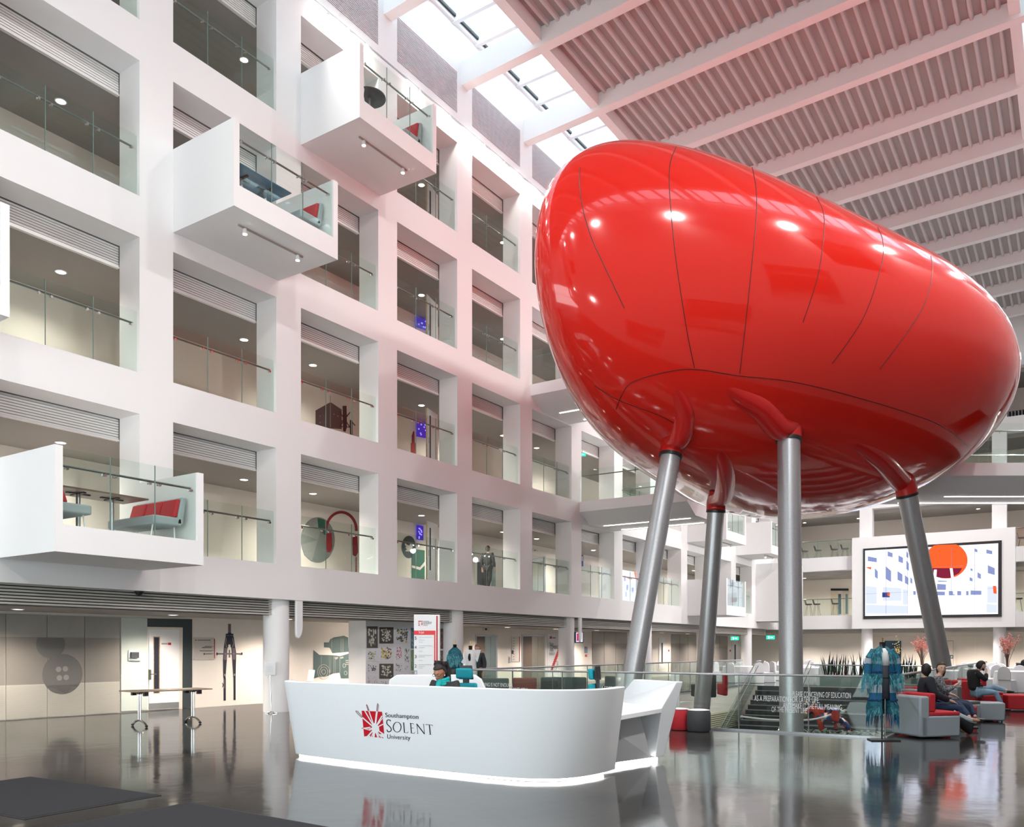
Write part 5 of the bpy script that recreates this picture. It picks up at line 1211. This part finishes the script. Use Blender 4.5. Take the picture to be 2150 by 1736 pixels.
# two mannequins behind the desk
v_ = at(955, 1400, d=25); r = empty('mannequin', (v_.x, v_.y, 0), 'mannequin in a dark teal fringed cape beside the round column', 'mannequin')
torso([(.2,1.0),(.235,1.15),(.23,1.35),(.18,1.52),(.09,1.6),(.06,1.63)], [FRT], 'cape', .7, r); torso([(.16,.5),(.22,.98),(.2,1.02)], [BLACK], 'skirt', .7, r); torso([(.055,1.62),(.055,1.7),(.07,1.71)], [BLACK], 'neck', 1, r)
MB().tube([L(0,0,1.7), L(0,0,1.82)], .016, 8).build('neck_finial', [mat('brass', (.5,.3,.12), .3, 1)], r); m = MB(); m.cyl((v_.x, v_.y), .02, .02, .6, 10); m.cyl((v_.x, v_.y), .2, 0, .02, 20); m.build('stand', [BLACK], r)
m = MB()
for i in range(260):
    a = random.random()*6.28; z_ = random.uniform(1.1, 1.5); w_ = .235 if z_ < 1.35 else .235 - (z_ - 1.35)*.4; p = L(w_*1.02*math.cos(a), w_*.72*math.sin(a), z_); m.add([p - rt*.012, p + rt*.012, p - UPZ*.13], [(0,1,2)])
m.build('fringe', [FRL], r)
v_ = at(988, 1400, d=24.3); r = empty('mannequin', (v_.x, v_.y, 0), 'mannequin in a sculptural white garment with a black oval cut-out', 'mannequin')
torso([(.17,.55),(.2,.9),(.15,1.15),(.19,1.38),(.15,1.5),(.06,1.56)], [CLOTHW], 'garment', .7, r); torso([(.05,1.55),(.055,1.66),(.07,1.67)], [BLACK], 'neck', 1, r)
MB().tube([L(0,0,1.66), L(0,0,1.8)], .015, 8).build('neck_finial', [mat('brass', (.5,.3,.12), .3, 1)], r)
m = MB(); m.add([L(.08,-.05,1.55), L(.3,-.05,1.56), L(.2,-.06,1.2), L(.1,-.1,1.35)], [(0,1,2,3)]); m.add([L(-.1,-.05,1.45), L(-.27,-.05,1.2), L(-.12,-.1,1.1)], [(0,1,2)]); m.build('shoulder_wing', [CLOTHW], r)
m = MB(); m.ell(L(-.02,-.14,1.34), .07, .02, .11, 14, 8); m.build('oval_cutout', [BLACK], r); m = MB(); m.cyl((v_.x, v_.y), .02, .02, .6, 10); m.cyl((v_.x, v_.y), .2, 0, .02, 20); m.build('stand', [BLACK], r)

# ------------------------------------------------------------------ entrance side: mats, folding table, sign stand, dome camera
MATC = mat('entrance_mat', (.014, .015, .019), .95, var=.25, vs=40, bump=.5, bs=400); MATE = mat('mat_edge', (.02,.02,.022), .8)
def floor_mat(P, label):
    r = empty('entrance_mat', tuple(sum(P, Vector())/4), label, 'mat', 'charcoal entrance mats'); c_ = sum(P, Vector())/4
    MB().ext([Vector((p.x, p.y, .001)) for p in P], (0, 0, .005)).build('rubber_edge', [MATE], r); MB().ext([Vector(((p.x-c_.x)*.975 + c_.x, (p.y-c_.y)*.975 + c_.y, .006)) for p in P], (0, 0, .004)).build('pile', [MATC], r)
a, b, c_ = at(64,1631,z=0), at(339,1670,z=0), at(51,1721,z=0); floor_mat([a, b, c_, c_ + a - b], 'charcoal entrance mat reaching towards the desk, farther from the camera')
a = at(398.7,1685,z=0); b = at(620,1724.5,z=0); c_ = at(118.5,1736,z=0); d1 = (b - a).normalized()*2.6; d2 = (c_ - a).normalized()*2.4
floor_mat([a, a + d1, a + d1 + d2, a + d2], 'charcoal entrance mat cut off by the bottom edge of the picture')
v_ = Vector((10.75, 15.85, 0)); r = empty('folding_table', tuple(v_), 'folding table with wooden top and chrome T-legs in front of the white door', 'table', rz=R(-7))
MB().box(-.85, .85, -.33, .33, .715, .74).build('table_top', [mat('table_wood', (.36,.28,.2), .45, var=.2, vs=12)], r, local=True, bevel=.004)
for x in (-.58, .58):
    m = MB()
    for y in (-.045, .045): m.tube([(x, y, .68), (x, y, .12)], .016, 10)
    m.build('leg', [CHROME], r, local=True); m = MB(); m.tube([(x, y_, .03 + .1*(1 - (y_/.3)**2)) for y_ in [-.3 + .06*i for i in range(11)]], .022, 10); m.build('foot', [CHROME], r, local=True)
    m = MB(); m.ell((x, -.3, .025), .03, .04, .025, 10, 6); m.ell((x, .3, .025), .03, .04, .025, 10, 6); m.build('foot_cap', [BLACK], r, local=True)
    m = MB(); m.tube([(x, -.28, .695), (x, .28, .695)], .014, 8); m.box(x - .04, x + .04, -.3, -.22, .63, .715); m.box(x - .04, x + .04, .22, .3, .63, .715); m.box(x - .03, x + .03, -.06, .06, .66, .715); m.build('bracket', [BLACK], r, local=True)
v_ = at(570, 1497, z=0); r = empty('sign_stand', tuple(v_), 'small framed white notice on a thin chrome stand before the round column', 'sign')
m = MB(); m.tube([v_ + UPZ*.03, v_ + UPZ*.55 - rt*.02, v_ + UPZ*.95 - rt*.03], .011, 8); m.build('pole', [CHROME], r)
m = MB(); 
for i in range(4): a = i*math.pi/2 + .4; m.tube([v_ + UPZ*.04, v_ + Vector((.16*math.cos(a), .16*math.sin(a), .012))], .011, 6)
m.build('foot', [CHROME], r)
b = v_ + UPZ*1.1 - rt*.03 - fw*.02
def plate(m, c0_, w, h, th_, off, mi=0): m.ext([c0_ - rt*w/2 - UPZ*h/2 - fw*off, c0_ + rt*w/2 - UPZ*h/2 - fw*off, c0_ + rt*w/2 + UPZ*h/2 - fw*off, c0_ - rt*w/2 + UPZ*h/2 - fw*off], fw*th_, mi)
m = MB(); plate(m, b, .27, .33, .02, 0); m.build('frame', [WHITE2], r, bevel=.008)
m = MB(); plate(m, b, .22, .27, .004, .004, 0)
for i in range(5): plate(m, b + UPZ*(.05 - .03*i), .15, .006, .002, .006, 1)
m.build('notice', [CLOTHW, mat('faint_print', (.6,.6,.65), .6)], r)
v_ = at(285, 1246, V=16.72); r = empty('dome_camera', (v_.x, 16.6, 2.81), 'small black dome camera under the edge of the first floor', 'camera')
MB().lathe([(.02, -.09), (.06, -.075), (.085, -.03), (.09, 0)], n=18).build('dome', [BLACK], r, local=True); MB().lathe([(.1, -.015), (.1, -.0)], n=18).build('mount', [DARK], r, local=True)

# ------------------------------------------------------------------ far part of the ground-floor corridor
q3 = zz(980, 1080, .2534)
for (x0, x1, lab) in ((75, 255, 'open lift with teal glass reflections in its steel doors, behind the walking person'), (458, 652, 'steel lift doors between the floor list and the climbing banner')):
    r = empty('lift', tuple(at(980 + x0*.2534, 1400, V=19.6)), lab, 'lift'); deco('frame', [(0, q3([(x0, 995), (x1, 998), (x1, 1420), (x0, 1430)]))], [STEEL], None, None, parent=r, th=.02)
    w = x1 - x0; deco('opening', [(0, q3([(x0 + 10, 1010), (x0 + w*.42, 1010), (x0 + w*.42, 1420), (x0 + 10, 1425)]))], [mat('lift_brown', (.1,.075,.06), .3)], None, None, V=19.675, th=.006, parent=r)
    for a, b in ((.42, .68), (.69, .94)): deco('door_panel', [(0, q3([(x0 + w*a, 1010), (x0 + w*b, 1010), (x0 + w*b, 1415), (x0 + w*a, 1420)]))], [mat('lift_steel', (.35,.42,.42) if x0 < 100 else (.45,.42,.36), .22, .9)], None, None, V=19.675, th=.012, parent=r)
def sign_l(x0, y0, x1, y1, lab, mats, extra=(), V=19.69, name='wall_sign', cat='sign', q=q3): return deco(name, [(0, q(rect(x0, y0, x1, y1)))] + [(mi, q(p)) for mi, p in extra], mats, lab, cat, V=V, th=.012)
PW = mat('sign_white', (.72,.68,.63), .5)
sign_l(375, 1010, 440, 1220, 'tall thin floor list on the wall between the two lifts', [PW, SLATE2, REDF, INK], [(1, rect(385, 1020 + 22*i, 395, 1028 + 22*i)) for i in range(9)] + [(2, rect(436, 1010, 440, 1220)), (3, rect(376, 1125, 388, 1155))])
sign_l(134, 938, 188, 962, 'small lift indicator above the open lift', [PW, INK], [(1, rect(152, 942, 168, 958))]); sign_l(526, 938, 578, 956, 'small lift indicator above the steel lift doors', [PW, INK], [(1, rect(546, 942, 560, 952))]); sign_l(348, 1178, 362, 1230, 'slim steel call-button plate between the lifts', [STEEL, INK], [(1, rect(353, 1190, 357, 1200))])
bn = sign_l(668, 985, 774, 1350, 'tall white banner with a red ladder and stair-climbing slogan', [CLOTHW, INK, mat('banner_red', (.5,.02,.03), .5)], [(2, rect(688, 1008, 706, 1030)), (1, rect(710, 1018, 738, 1026))] + [(2, [(700 + 74*t_ - 10, 1300 - 200*t_ - 8), (700 + 74*t_ + 12, 1300 - 200*t_ - 12), (700 + 74*t_ + 10, 1300 - 200*t_ + 2), (700 + 74*t_ - 12, 1300 - 200*t_ + 6)]) for t_ in [i/13 for i in range(14)]], name='banner', cat='banner')
for s, x0, x1, y, h in (('Stair', 686, 720, 1088, .17), ('CLIMBING', 694, 758, 1116, .17), ('BURNS', 690, 718, 1136, .1), ('ENERGY', 684, 730, 1166, .12), ('Take', 742, 768, 1250, .2), ('17', 728, 748, 1288, .18)):
    (xa_, y_), (xb_, _) = q3([(x0, y), (x1, y)]); p, q = at(xa_, y_, V=19.66), at(xb_, y_, V=19.66); q.z = p.z; m = MB(); add_text(m, s, p, q, UPZ, h); m.build('slogan', [INK], bn, smooth=False)
r = empty('wall_screen', tuple(at(1215, 1340, V=16.5)), 'small lit screen showing a red-clad figure, mounted by the round column', 'screen')
deco('housing', [(0, q3(rect(902, 972, 966, 1064)))], [BLACK], None, None, V=16.55, th=.05, parent=r); deco('picture', [(0, q3(rect(908, 978, 960, 1056))), (1, q3([(912,985),(930,985),(935,1040),(912,1050)]))], [glow('tv_pale', (.6,.6,.95), .9), glow('tv_red', (.5,.02,.08), .8)], None, None, V=16.49, th=.01, parent=r)
sign_l(978, 1094, 1001, 1148, 'small blue-grey notice on the wall past the mounted screen', [mat('notice_blue', (.25,.32,.45), .5), INK], [(1, rect(982, 1100, 990, 1104))]); sign_l(983, 1160, 997, 1178, 'small red fire call point below the blue-grey notice', [REDF, CLOTHW], [(1, rect(987, 1164, 993, 1170))], name='call_point', cat='call point')
# grey glazed partitions further along
def part_(x0, x1, lab, q=q3, y0=968, y1=1230, n_=3):
    r = empty('glazed_partition', tuple(at(*q([(x0, y1)])[0], V=19.6)), lab, 'partition')
    for i in range(n_):
        a, b = x0 + (x1 - x0)*i/n_ + 1, x0 + (x1 - x0)*(i+1)/n_ - 1
        deco('glass_panel', [(0, q(rect(a, y0, b, y1 + 120))), (1, q(rect(a, y0 + 100, b, y1 + 120)))], [FROST, FROST2], None, None, V=19.69, th=.015, parent=r)
part_(1042, 1330, 'grey glazed partition with a dark band just before the front leg'); part_(1694, 1905, 'grey glazed partition beyond the front leg, ending at a corner')
q4 = zz(1380, 1040, .2419)
part_(470, 612, 'dark glazed partition between the rear leg and the exit sign', q4, 1212, 1400, 2)
k = 2
for x0, x1, y0 in ((14, 68, 1235), (648, 700, 1250)):
    r = empty('door_%d' % k, tuple(at(*q4([(x0, 1400)])[0], V=19.6))); r['kind'] = 'structure'; k += 1
    deco('door_leaf', [(0, q4(rect(x0, y0, x1, 1500))), (1, q4(rect(x0 + 22, y0 + 45, x0 + 34, 1460)))], [WHITE2, INK], None, None, V=19.69, th=.02, parent=r)
for x, lab in ((100, 'small red and white fire panel beside the far white door'), (634, 'small red and white fire panel by the exit doorway')): sign_l(x - 10, 1328, x + 10, 1368, lab, [CLOTHW, REDF], [(1, rect(x - 5, 1338, x + 5, 1356))], name='fire_panel', cat='fire panel', q=q4)
EXG = glow('exit_green', (.02, .6, .35), 1.4); EXW = glow('exit_white', (.8, 1, .9), 1.3)
def exit_sign(px, py, w, d, lab):
    c_ = at(px, py, d=d); m = MB(); plate(m, c_, w, w*.45, .04, 0, 0); plate(m, c_ - rt*w*.22, w*.14, w*.3, .004, .01, 1); plate(m, c_ + rt*w*.12, w*.3, w*.12, .004, .01, 1)
    r = empty('exit_sign', tuple(c_), lab, 'exit sign', 'green exit signs'); m.build('panel', [EXG, EXW], r); MB().tube([c_ + UPZ*w*.2 + fw*.02, Vector((c_.x, c_.y, (2.42 if c_.x < 56 else 2.6) if c_.z < 3 else 9.786)) + fw*.02], .012, 6).build('hanger', [WHITE2], r)
exit_sign(1543, 1340, .48, 52, 'green running-man exit sign over the far corridor door'); exit_sign(1618, 1338, .56, 57.2, 'green exit sign with arrow in front of the corner doors'); exit_sign(1223, 954, .28, 35, 'green exit sign high in the second-floor opening beside the bridge')
# end-hall wall details
def edeco(name, shapes, mats, lab, cat, U=59.99, **k_): return deco(name, shapes, mats, lab, cat, U=U, **k_)
WP = mat('cream_wall_panel', (.8,.72,.64), .5)
q5_ = zz(1760, 1060, .2073)
r = empty('panelled_wall', tuple(at(1980, 1400, U=59.9)), 'cream folding wall panels behind the dining tables', 'wall panels')
for x0, x1 in ((250, 636), (642, 810), (816, 1050), (1055, 1190), (1200, 1378), (1386, 1570), (1700, 1880)): edeco('wall_leaf', [(0, q5_(rect(x0, 1325, x1, 1700)))], [WP], None, None, th=.03, parent=r)
edeco('inset_door', [(1, q5_(rect(1068, 1372, 1166, 1700))), (0, q5_(rect(1072, 1378, 1162, 1700)))], [WP, mat('panel_joint', (.35,.3,.26), .6)], None, None, U=59.955, th=.004, parent=r)
edeco('notice', [(0, q5_(rect(1130, 1520, 1166, 1556))), (1, q5_(rect(1140, 1530, 1156, 1546)))], [SLATE, PW], 'small square dark notice on the cream folding panels', 'sign', U=59.95, th=.01)
r = empty('dark_display', tuple(at(1881, 1390, U=54)), 'tall dark panel with a golden flower arrangement behind the blue coat', 'display')
c_ = at(1875, 1370, d=50); m = MB(); plate(m, Vector((c_.x, c_.y, (c_.z + .7)/2)), .95, c_.z + .7, .06, 0); m.build('panel', [mat('midnight_panel', (.01,.03,.05), .3)], r)
m = MB(); random.seed(9)
for i in range(70): p = c_ - fw*.1 + rt*random.gauss(.18, .1) + UPZ*random.gauss(.0, .3); m.ell(p, .035, .035, .035, 6, 4)
m.build('gold_flowers', [mat('gold', (.7,.5,.15), .4)], r)
for px, d, lab in ((1936, 50, 'pink blossom tree just before the slanting far leg'), (2115, 46, 'pink blossom tree beside the end column')):
    v_ = at(px, 1400, d=d); r = empty('blossom_tree', (v_.x, v_.y, 0), lab, 'artificial tree', 'pink blossom trees'); m = MB(); tips = []
    for i in range(16):
        a = random.random()*6.28; h_ = random.uniform(1.6, 2.3); w_ = random.uniform(.15,.6); e_ = Vector((v_.x + w_*math.cos(a), v_.y + w_*math.sin(a), h_)); m.tube([(v_.x, v_.y, .1), (v_.x + .2*w_*math.cos(a), v_.y + .2*w_*math.sin(a), 1.0), e_], [.02,.015,.006], 5); tips.append(e_)
    m.build('branches', [mat('bark', (.12,.07,.05), .8)], r); m = MB()
    for i in range(420):
        t_ = random.choice(tips); c_ = t_.lerp(Vector((v_.x, v_.y, 1.2)), random.random()*.55) + Vector((random.gauss(0,.09), random.gauss(0,.09), random.gauss(0,.1))); m.ell(c_, .03, .03, .03, 5, 4)
    m.build('blossom', [mat('pink_blossom', (.75,.3,.25), .7, var=.3, vs=9)], r); m = MB(); m.cyl((v_.x, v_.y), .18, 0, .3, 16); m.build('pot', [WHITE2], r)
# dining tables and covered chairs
random.seed(21)
CH0 = None; TB0 = None; nt_ = 0
def chair_c(x, y, rz_, lab, i):
    global CH0
    if CH0 is None:
        CH0 = empty('covered_chair'); m = MB(); m.ext([(-.22,-.2,.002),(.22,-.2,.002),(.22,.24,.002),(-.22,.24,.002)], (0,0,.46)); m.v = [Vector((p.x*(1.12 if p.z < .1 else 1), p.y*(1.1 if p.z < .1 else 1), p.z)) for p in m.v]; m.build('seat_cover', [CLOTHW], CH0, local=True, bevel=.02)
        P = [(-.23, .46), (-.22, .75)] + [(-.2*math.cos(a), .78 + .17*math.sin(a)) for a in [math.pi*j/10 for j in range(11)]] + [(.22, .75), (.23, .46)]
        m = MB(); m.ext([(a, -.24, b) for a, b in P], (0, .06, 0)); m.build('back_cover', [CLOTHW], CH0, local=True, bevel=.015); c_ = CH0
    else: c_ = copy_tree(CH0)
    c_.location = (x, y, 0); c_.rotation_euler = (0, 0, rz_); tag(c_, lab, 'chair', 'white covered banquet chairs')
TBP = [(38.6, 9.6, 'behind the vertical leg'), (39.4, 13.2, 'beside the far corridor doors'), (43.3, 11.8, 'seen above the snake plants'), (40.5, 7.0, 'behind the blue fringed coat'), (45.5, 8.3, 'under the big screen'), (39.7, 3.6, 'behind the slanting far leg'), (46.0, 4.6, 'before the second blossom tree'), (36.4, 1.7, 'beyond the bearded man'), (50, 12.5, 'by the corner doors'), (50.5, 9.0, 'farthest, before the cream panels'), (43.2, 2.7, 'where the woman bends over')]
for i, (x, y, where) in enumerate(TBP):
    if TB0 is None:
        TB0 = empty('banquet_table'); m = MB(); n_ = 48; prof = []
        vs_ = [(0, 0, .755)]; fs = []
        for k_, (rr_, z_) in enumerate(((.88, .755), (.905, .74), (.92, .45), (.95, .01))):
            for j in range(n_): a = 2*math.pi*j/n_; q = rr_*(1 + (.035*math.sin(a*12) if k_ > 1 else 0)*(k_ - 1)); vs_.append((q*math.cos(a), q*math.sin(a), z_))
        for j in range(n_): fs.append((0, 1 + j, 1 + (j+1) % n_))
        for k_ in range(3):
            for j in range(n_): j2 = (j+1) % n_; fs.append((1+k_*n_+j, 1+k_*n_+j2, 1+(k_+1)*n_+j2, 1+(k_+1)*n_+j))
        m.add(vs_, fs); m.build('cloth', [CLOTHW], TB0, local=True); m = MB(); m.cyl((0, 0), .1, 0, .74, 12); m.build('pedestal', [DARK], TB0, local=True); t = TB0
    else: t = copy_tree(TB0)
    t.location = (x, y, 0); tag(t, 'round banquet table under a white cloth, ' + where, 'table', 'round banquet tables')
    SIDES = dict(enumerate(('screen', 'screen-and-corridor', 'corridor', 'corridor-and-desk', 'desk', 'desk-and-sofa', 'sofa', 'sofa-and-screen')))
    for k_ in range(7):
        a = 2*math.pi*k_/7 + i*.4; chair_c(x + 1.28*math.cos(a), y + 1.28*math.sin(a), a + math.pi/2, 'white covered chair on the %s side of the round table %s' % (SIDES.pop(min(SIDES, key=lambda q_: abs(math.remainder(a - q_*math.pi/4, 2*math.pi)))), where), k_)
# end-wall upper levels: doors, bar stools, chairs
r = empty('door_4', tuple(at(1766, 1290, U=59.9))); r['kind'] = 'structure'
edeco('door_leaf', [(0, q4(rect(1505, 830, 1570, 1050))), (1, q4(rect(1570, 855, 1594, 1028)))], [mat('door_buff', (.7,.62,.5), .5), mat('slot_glass', (.1,.2,.25), .1)], None, None, th=.03, parent=r)
edeco('door_leaf', [(0, q4(rect(1612, 830, 1665, 1050))), (1, q4(rect(1634, 855, 1654, 1028)))], [mat('door_buff', (.7,.62,.5), .5), mat('slot_glass', (.1,.2,.25), .1)], None, None, th=.03, parent=r)
edeco('door_header', [(0, q4(rect(1505, 808, 1660, 826)))], [JNAVY], None, None, th=.03, parent=r)
for i, (px, L_, z_, lab) in enumerate(((1698, 1, 0, 'brown-backed bar stool'), (1715, 1, 0, 'black bar stool just past the vertical leg'), (1754, 1, 0, 'black bar stool before the double doors'), (1690, 2, 0, 'grey tub chair behind the glass'), (1718, 2, 0, 'slender grey chair behind the glass'), (1752, 2, 0, 'pale shell chair behind the glass'), (1774, 2, 0, 'pale shell chair next to the screen box'), (2138, 1, 0, 'black bar stool past the big screen'), (2146, 2, 0, 'brown bar stool past the big screen'))):
    v_ = at(px, 1290, U=56.9); zf = sill(L_); h_ = .72 if L_ == 1 else .5; r = empty('bar_stool', (v_.x, v_.y, zf), lab + ', %s floor of the end wall' % FL[L_], 'stool', 'stools behind the end wall glass')
    MB().lathe([(.05, h_), (.2, h_ + .02), (.23, h_ + .08), (.22, h_ + .1)], n=16).build('seat', [BLACK if L_ == 1 else GR3], r, local=True)
    m = MB(); m.ext([(-.2,.16,h_+.08),(.2,.16,h_+.08),(.17,.24,h_+.36),(-.17,.24,h_+.36)], (0,.02,0)); m.build('backrest', [mat('stool_brown', (.15,.08,.05), .5) if i in (0, 8) else BLACK], r, local=True, bevel=.01)
    for sx_, sy_ in ((-1,-1),(1,-1),(1,1),(-1,1)): MB().tube([(sx_*.1, sy_*.1, h_), (sx_*.2, sy_*.2, 0)], .011, 6).build('leg', [DSTEEL], r, local=True)
for L_ in (1, 2, 3):
    for k_ in range(5):
        v_y = 15.2 - 3.4*k_; downlight(58, v_y, sill(L_) + 2.6, 'round downlight in the end wall ceiling, %s floor, %s from the corridor wall' % (FL[L_], ORD[k_]), 'end wall ceiling downlights')
r = empty('clothes_rail', tuple(at(2135, 895, U=57.2)), 'rail of dark garments behind glass high on the end wall', 'clothes rail')
p = at(2135, 880, U=57.2); m = MB(); m.tube([(p.x, p.y - 1.2, p.z + .5), (p.x, p.y + .8, p.z + .5)], .02, 6)
for y_ in (-1.2, .8): m.tube([(p.x, p.y + y_, p.z + .5), (p.x, p.y + y_, sill(3))], .02, 6)
m.build('frame', [STEEL], r); m = MB()
for i in range(9): y_ = p.y - .9 + i*.17; m.ext([(p.x - .2, y_, p.z + .45), (p.x + .2, y_, p.z + .45), (p.x + .25, y_, p.z - .75), (p.x - .25, y_, p.z - .75)], (0, .1, 0))
m.build('garments', [JBLK], r)

# ------------------------------------------------------------------ graphics, doors and screens inside the upper openings
qd = zz(600, 560, .3917)
GRN = mat('graphic_green', (.02,.13,.09), .6); GRY = mat('graphic_grey', (.22,.25,.24), .6); GRY2 = mat('graphic_mid_grey', (.3,.32,.31), .6); DRD = mat('graphic_red', (.3,.02,.03), .6)
# circle with headphones
S = [(0, qd(ring(172, 1464, 91, 122, 40))), (1, qd([(172,1464),(205,1350),(172,1342),(130,1355),(85,1430)])), (2, qd([(170,1345),(210,1355),(213,1440),(175,1405)])), (3, qd([(172,1464),(83,1490),(100,1545),(140,1580)]))]
deco('disc_mural', S, [GRY, GRY2, GRN, GRY2], 'large grey disc graphic with a green segment on the first-floor corridor wall', 'wall graphic')
S = [(0, qd(p)) for p in arc(298, 1410, 88, 102, 14, math.pi*.98, math.pi*2.02, 20)] + [(0, qd([(218,1430),(246,1425),(250,1500),(240,1530),(222,1530),(212,1480)])), (0, qd([(358,1450),(384,1442),(388,1530),(376,1552),(360,1545)]))] + [(0, qd([(376,1556+i*8),(384,1559+i*8),(376,1563+i*8)])) for i in range(11)]
deco('headphone_mural', S, [DRD], 'dark red headphones graphic beside the grey disc on the first floor', 'wall graphic', V=19.69)
BIRD = [(640,1500),(652,1508),(660,1490),(672,1484),(676,1492),(680,1496),(672,1512),(660,1524),(646,1524),(636,1518),(644,1512),(636,1500)]
deco('bird_disc_mural', [(0, qd(ring(660, 1502, 38, 60, 32))), (1, qd([(640,1480),(652,1490),(662,1494),(668,1482),(680,1480),(684,1486),(680,1496),(678,1512),(664,1526),(640,1524),(650,1514),(640,1504),(646,1500),(638,1490)]))], [mat('disc_navy', (.05,.08,.09), .6), PW], 'dark round graphic with a white bird on the first-floor corridor wall', 'wall graphic')
deco('green_mural', [(0, qd([(676,1510),(745,1520),(745,1680),(676,1670)])), (1, qd([(676,1600),(720,1610),(745,1580),(745,1600),(720,1625),(676,1612)]))], [GRN, PW], 'green painted panel graphic behind the open first-floor door', 'wall graphic', V=19.69)
S = [(0, qd([(160,770),(240,725),(300,765),(300,870),(160,860)])), (1, qd([(238,690),(241,690),(242,860),(237,860)]))] + [(1, qd(ring(x, y, 3, 4, 6))) for x, y in ((185,800),(215,800),(185,835),(215,835),(260,790),(280,800))]
deco('speaker_box_mural', S, [mat('graphic_charcoal', (.1,.09,.095), .6), GRY2], 'grey box graphic on the second-floor corridor wall', 'wall graphic')
S = [(0, qd([(305,745),(326,745),(328,860),(320,885),(308,880)]))] + [(0, qd(p)) for p in line([(288,775),(345,860),(290,855),(345,780),(300,830)], 4)] + [(0, qd([(345,820),(358,825),(358,900),(346,898)])), (0, qd(line([(355,830),(372,850),(376,900)], 3)[0]))]
deco('microphone_mural', S, [INK], 'black studio microphone graphic on the second-floor corridor wall', 'wall graphic', V=19.69)
deco('lipstick_mural', [(0, qd([(676,905),(684,880),(690,885),(692,945),(676,945)])), (1, qd([(672,945),(696,945),(698,1000),(672,1000)]))], [DRD, mat('graphic_bright_red', (.45,.03,.03), .6)], 'red lipstick graphic on the second-floor corridor wall', 'wall graphic')
for pts, lab in (([(706,826),(782,838),(780,922),(706,908)], 'blue-violet screen on the second-floor corridor wall'), ([(706,1384),(738,1390),(738,1466),(706,1460)], 'blue-violet screen on the first-floor corridor wall'), ([(700,265),(770,290),(770,345),(700,320)], 'blue-lit screen behind the third-floor glass')):
    S = [(0, qd(pts))]; x0, y0 = pts[0]; x1, y1 = pts[2]
    for i in range(10): x, y = random.uniform(x0 + 4, x1 - 12), random.uniform(y0 + 12, y1 - 12); S.append((1, qd([(x, y), (x + 7, y + 1), (x + 6, y + 9), (x, y + 7)])))
    deco('corridor_screen', S, [glow('screen_deep', (.04,.02,.3), .8), glow('screen_mauve', (.3,.25,.9), .9)], lab, 'screen', V=19.66, th=.05)
for L_ in (1, 2, 3, 4):
    u_ = 21.6; s_z = sill(L_); r = empty('corridor_door', (u_, 17.75, s_z), 'corridor door with oak edge and glass slot standing open on the %s floor' % FL[L_], 'door', 'open corridor doors')
    dd = Vector((.96, .28, 0)); 
    def dbox(m, a, b, z0, z1, th_, off=0, mi=0): nn = Vector((-dd.y, dd.x, 0)); p = Vector((u_, 17.75, 0)) + nn*off; m.ext([p + dd*a + UPZ*z0, p + dd*b + UPZ*z0, p + dd*b + UPZ*z1, p + dd*a + UPZ*z1], nn*th_, mi)
    m = MB(); dbox(m, 0, .9, s_z + .01, s_z + 2.1, .045); m.build('leaf', [WHITE2], r); m = MB(); dbox(m, -.012, 0, s_z + .01, s_z + 2.1, .045); m.build('oak_edge', [WOOD], r)
    m = MB(); dbox(m, .18, .3, s_z + .5, s_z + 1.9, .05, -.002); m.build('vision_slot', [INK], r); m = MB(); dbox(m, .06, .1, s_z + .95, s_z + 1.15, .08, -.02); m.build('handle', [CHROME], r)
# glowing panel painted as the atrium screen reflected in a first-floor opening
r = empty('painted_screen_reflection', tuple(at(1335, 1230, V=17.4)), 'panel painted as a bright reflection of the atrium screen in the first-floor opening', 'screen')
deco('picture', [(0, zz(1180, 860, .2766)([(456,1215),(610,1242),(590,1460),(456,1447)])), (1, zz(1180, 860, .2766)([(545,1228),(610,1240),(600,1330),(590,1325),(560,1290)]))] + [(2, zz(1180, 860, .2766)(rect(a, b, a + 14, b + 40))) for a, b in ((470,1260),(490,1330),(480,1380),(530,1350),(560,1400))], [glow('reflected_white', (.8,.85,1), 1.0), glow('reflected_orange', (1,.25,.12), .9), glow('reflected_blue', (.45,.5,.85), .9)], None, None, V=17.3, th=.03, parent=r)
sign_l(555, 270+20, 590, 320-15, 'small lift indicator in the first-floor opening with the lift', [PW, INK], [(1, rect(562, 294, 570, 302))])
r = empty('lift', tuple(at(1130, 1200, V=19.6)), 'steel lift doors in the first-floor corridor opening', 'lift'); deco('frame', [(0, q3([(541, 372), (652, 345), (655, 640), (541, 630)]))], [STEEL], None, None, parent=r, th=.02); deco('door_panel', [(0, q3([(545, 395), (588, 390), (588, 630), (545, 628)])), (1, q3([(591, 388), (640, 380), (640, 636), (591, 632)]))], [mat('lift_steel', (.5,.5,.4), .25, .9), mat('lift_steel', (.46,.46,.38), .25, .9)], None, None, V=19.67, th=.006, parent=r)
r = empty('lift', tuple(at(1010, 1200, V=19.6)), 'glazed lift lobby doorway in the first-floor opening with a dark passing blur', 'doorway'); deco('frame', [(0, q3([(78, 385), (250, 372), (250, 600), (78, 585)]))], [WHITE2], None, None, parent=r, th=.02); deco('dark_glass', [(0, q3([(88, 395), (158, 390), (158, 590), (88, 580)])), (1, q3([(205, 395), (240, 395), (240, 595), (205, 592)]))], [mat('lobby_dark', (.06,.06,.06), .15), mat('lobby_teal', (.3,.42,.4), .15)], None, None, V=19.67, th=.006, parent=r)
q = at(1024, 1235, d=34); v0_ = at(1024, 1230, V=18.2)
person('person in dark clothes walking behind the first-floor glass', (v0_.x, v0_.y, sill(1)), Vector((.9,.2,0)), dict(STAND), SKIN1, HAIRD, JBLK, JBLK, BLACK)
# framed posters / sign numerals
sign_l(950, 335, 966, 430, 'small blue poster stack at the edge of the first-floor opening', [mat('poster_blue', (.05,.08,.3), .5), PW], [(1, rect(953, 345, 962, 385))])
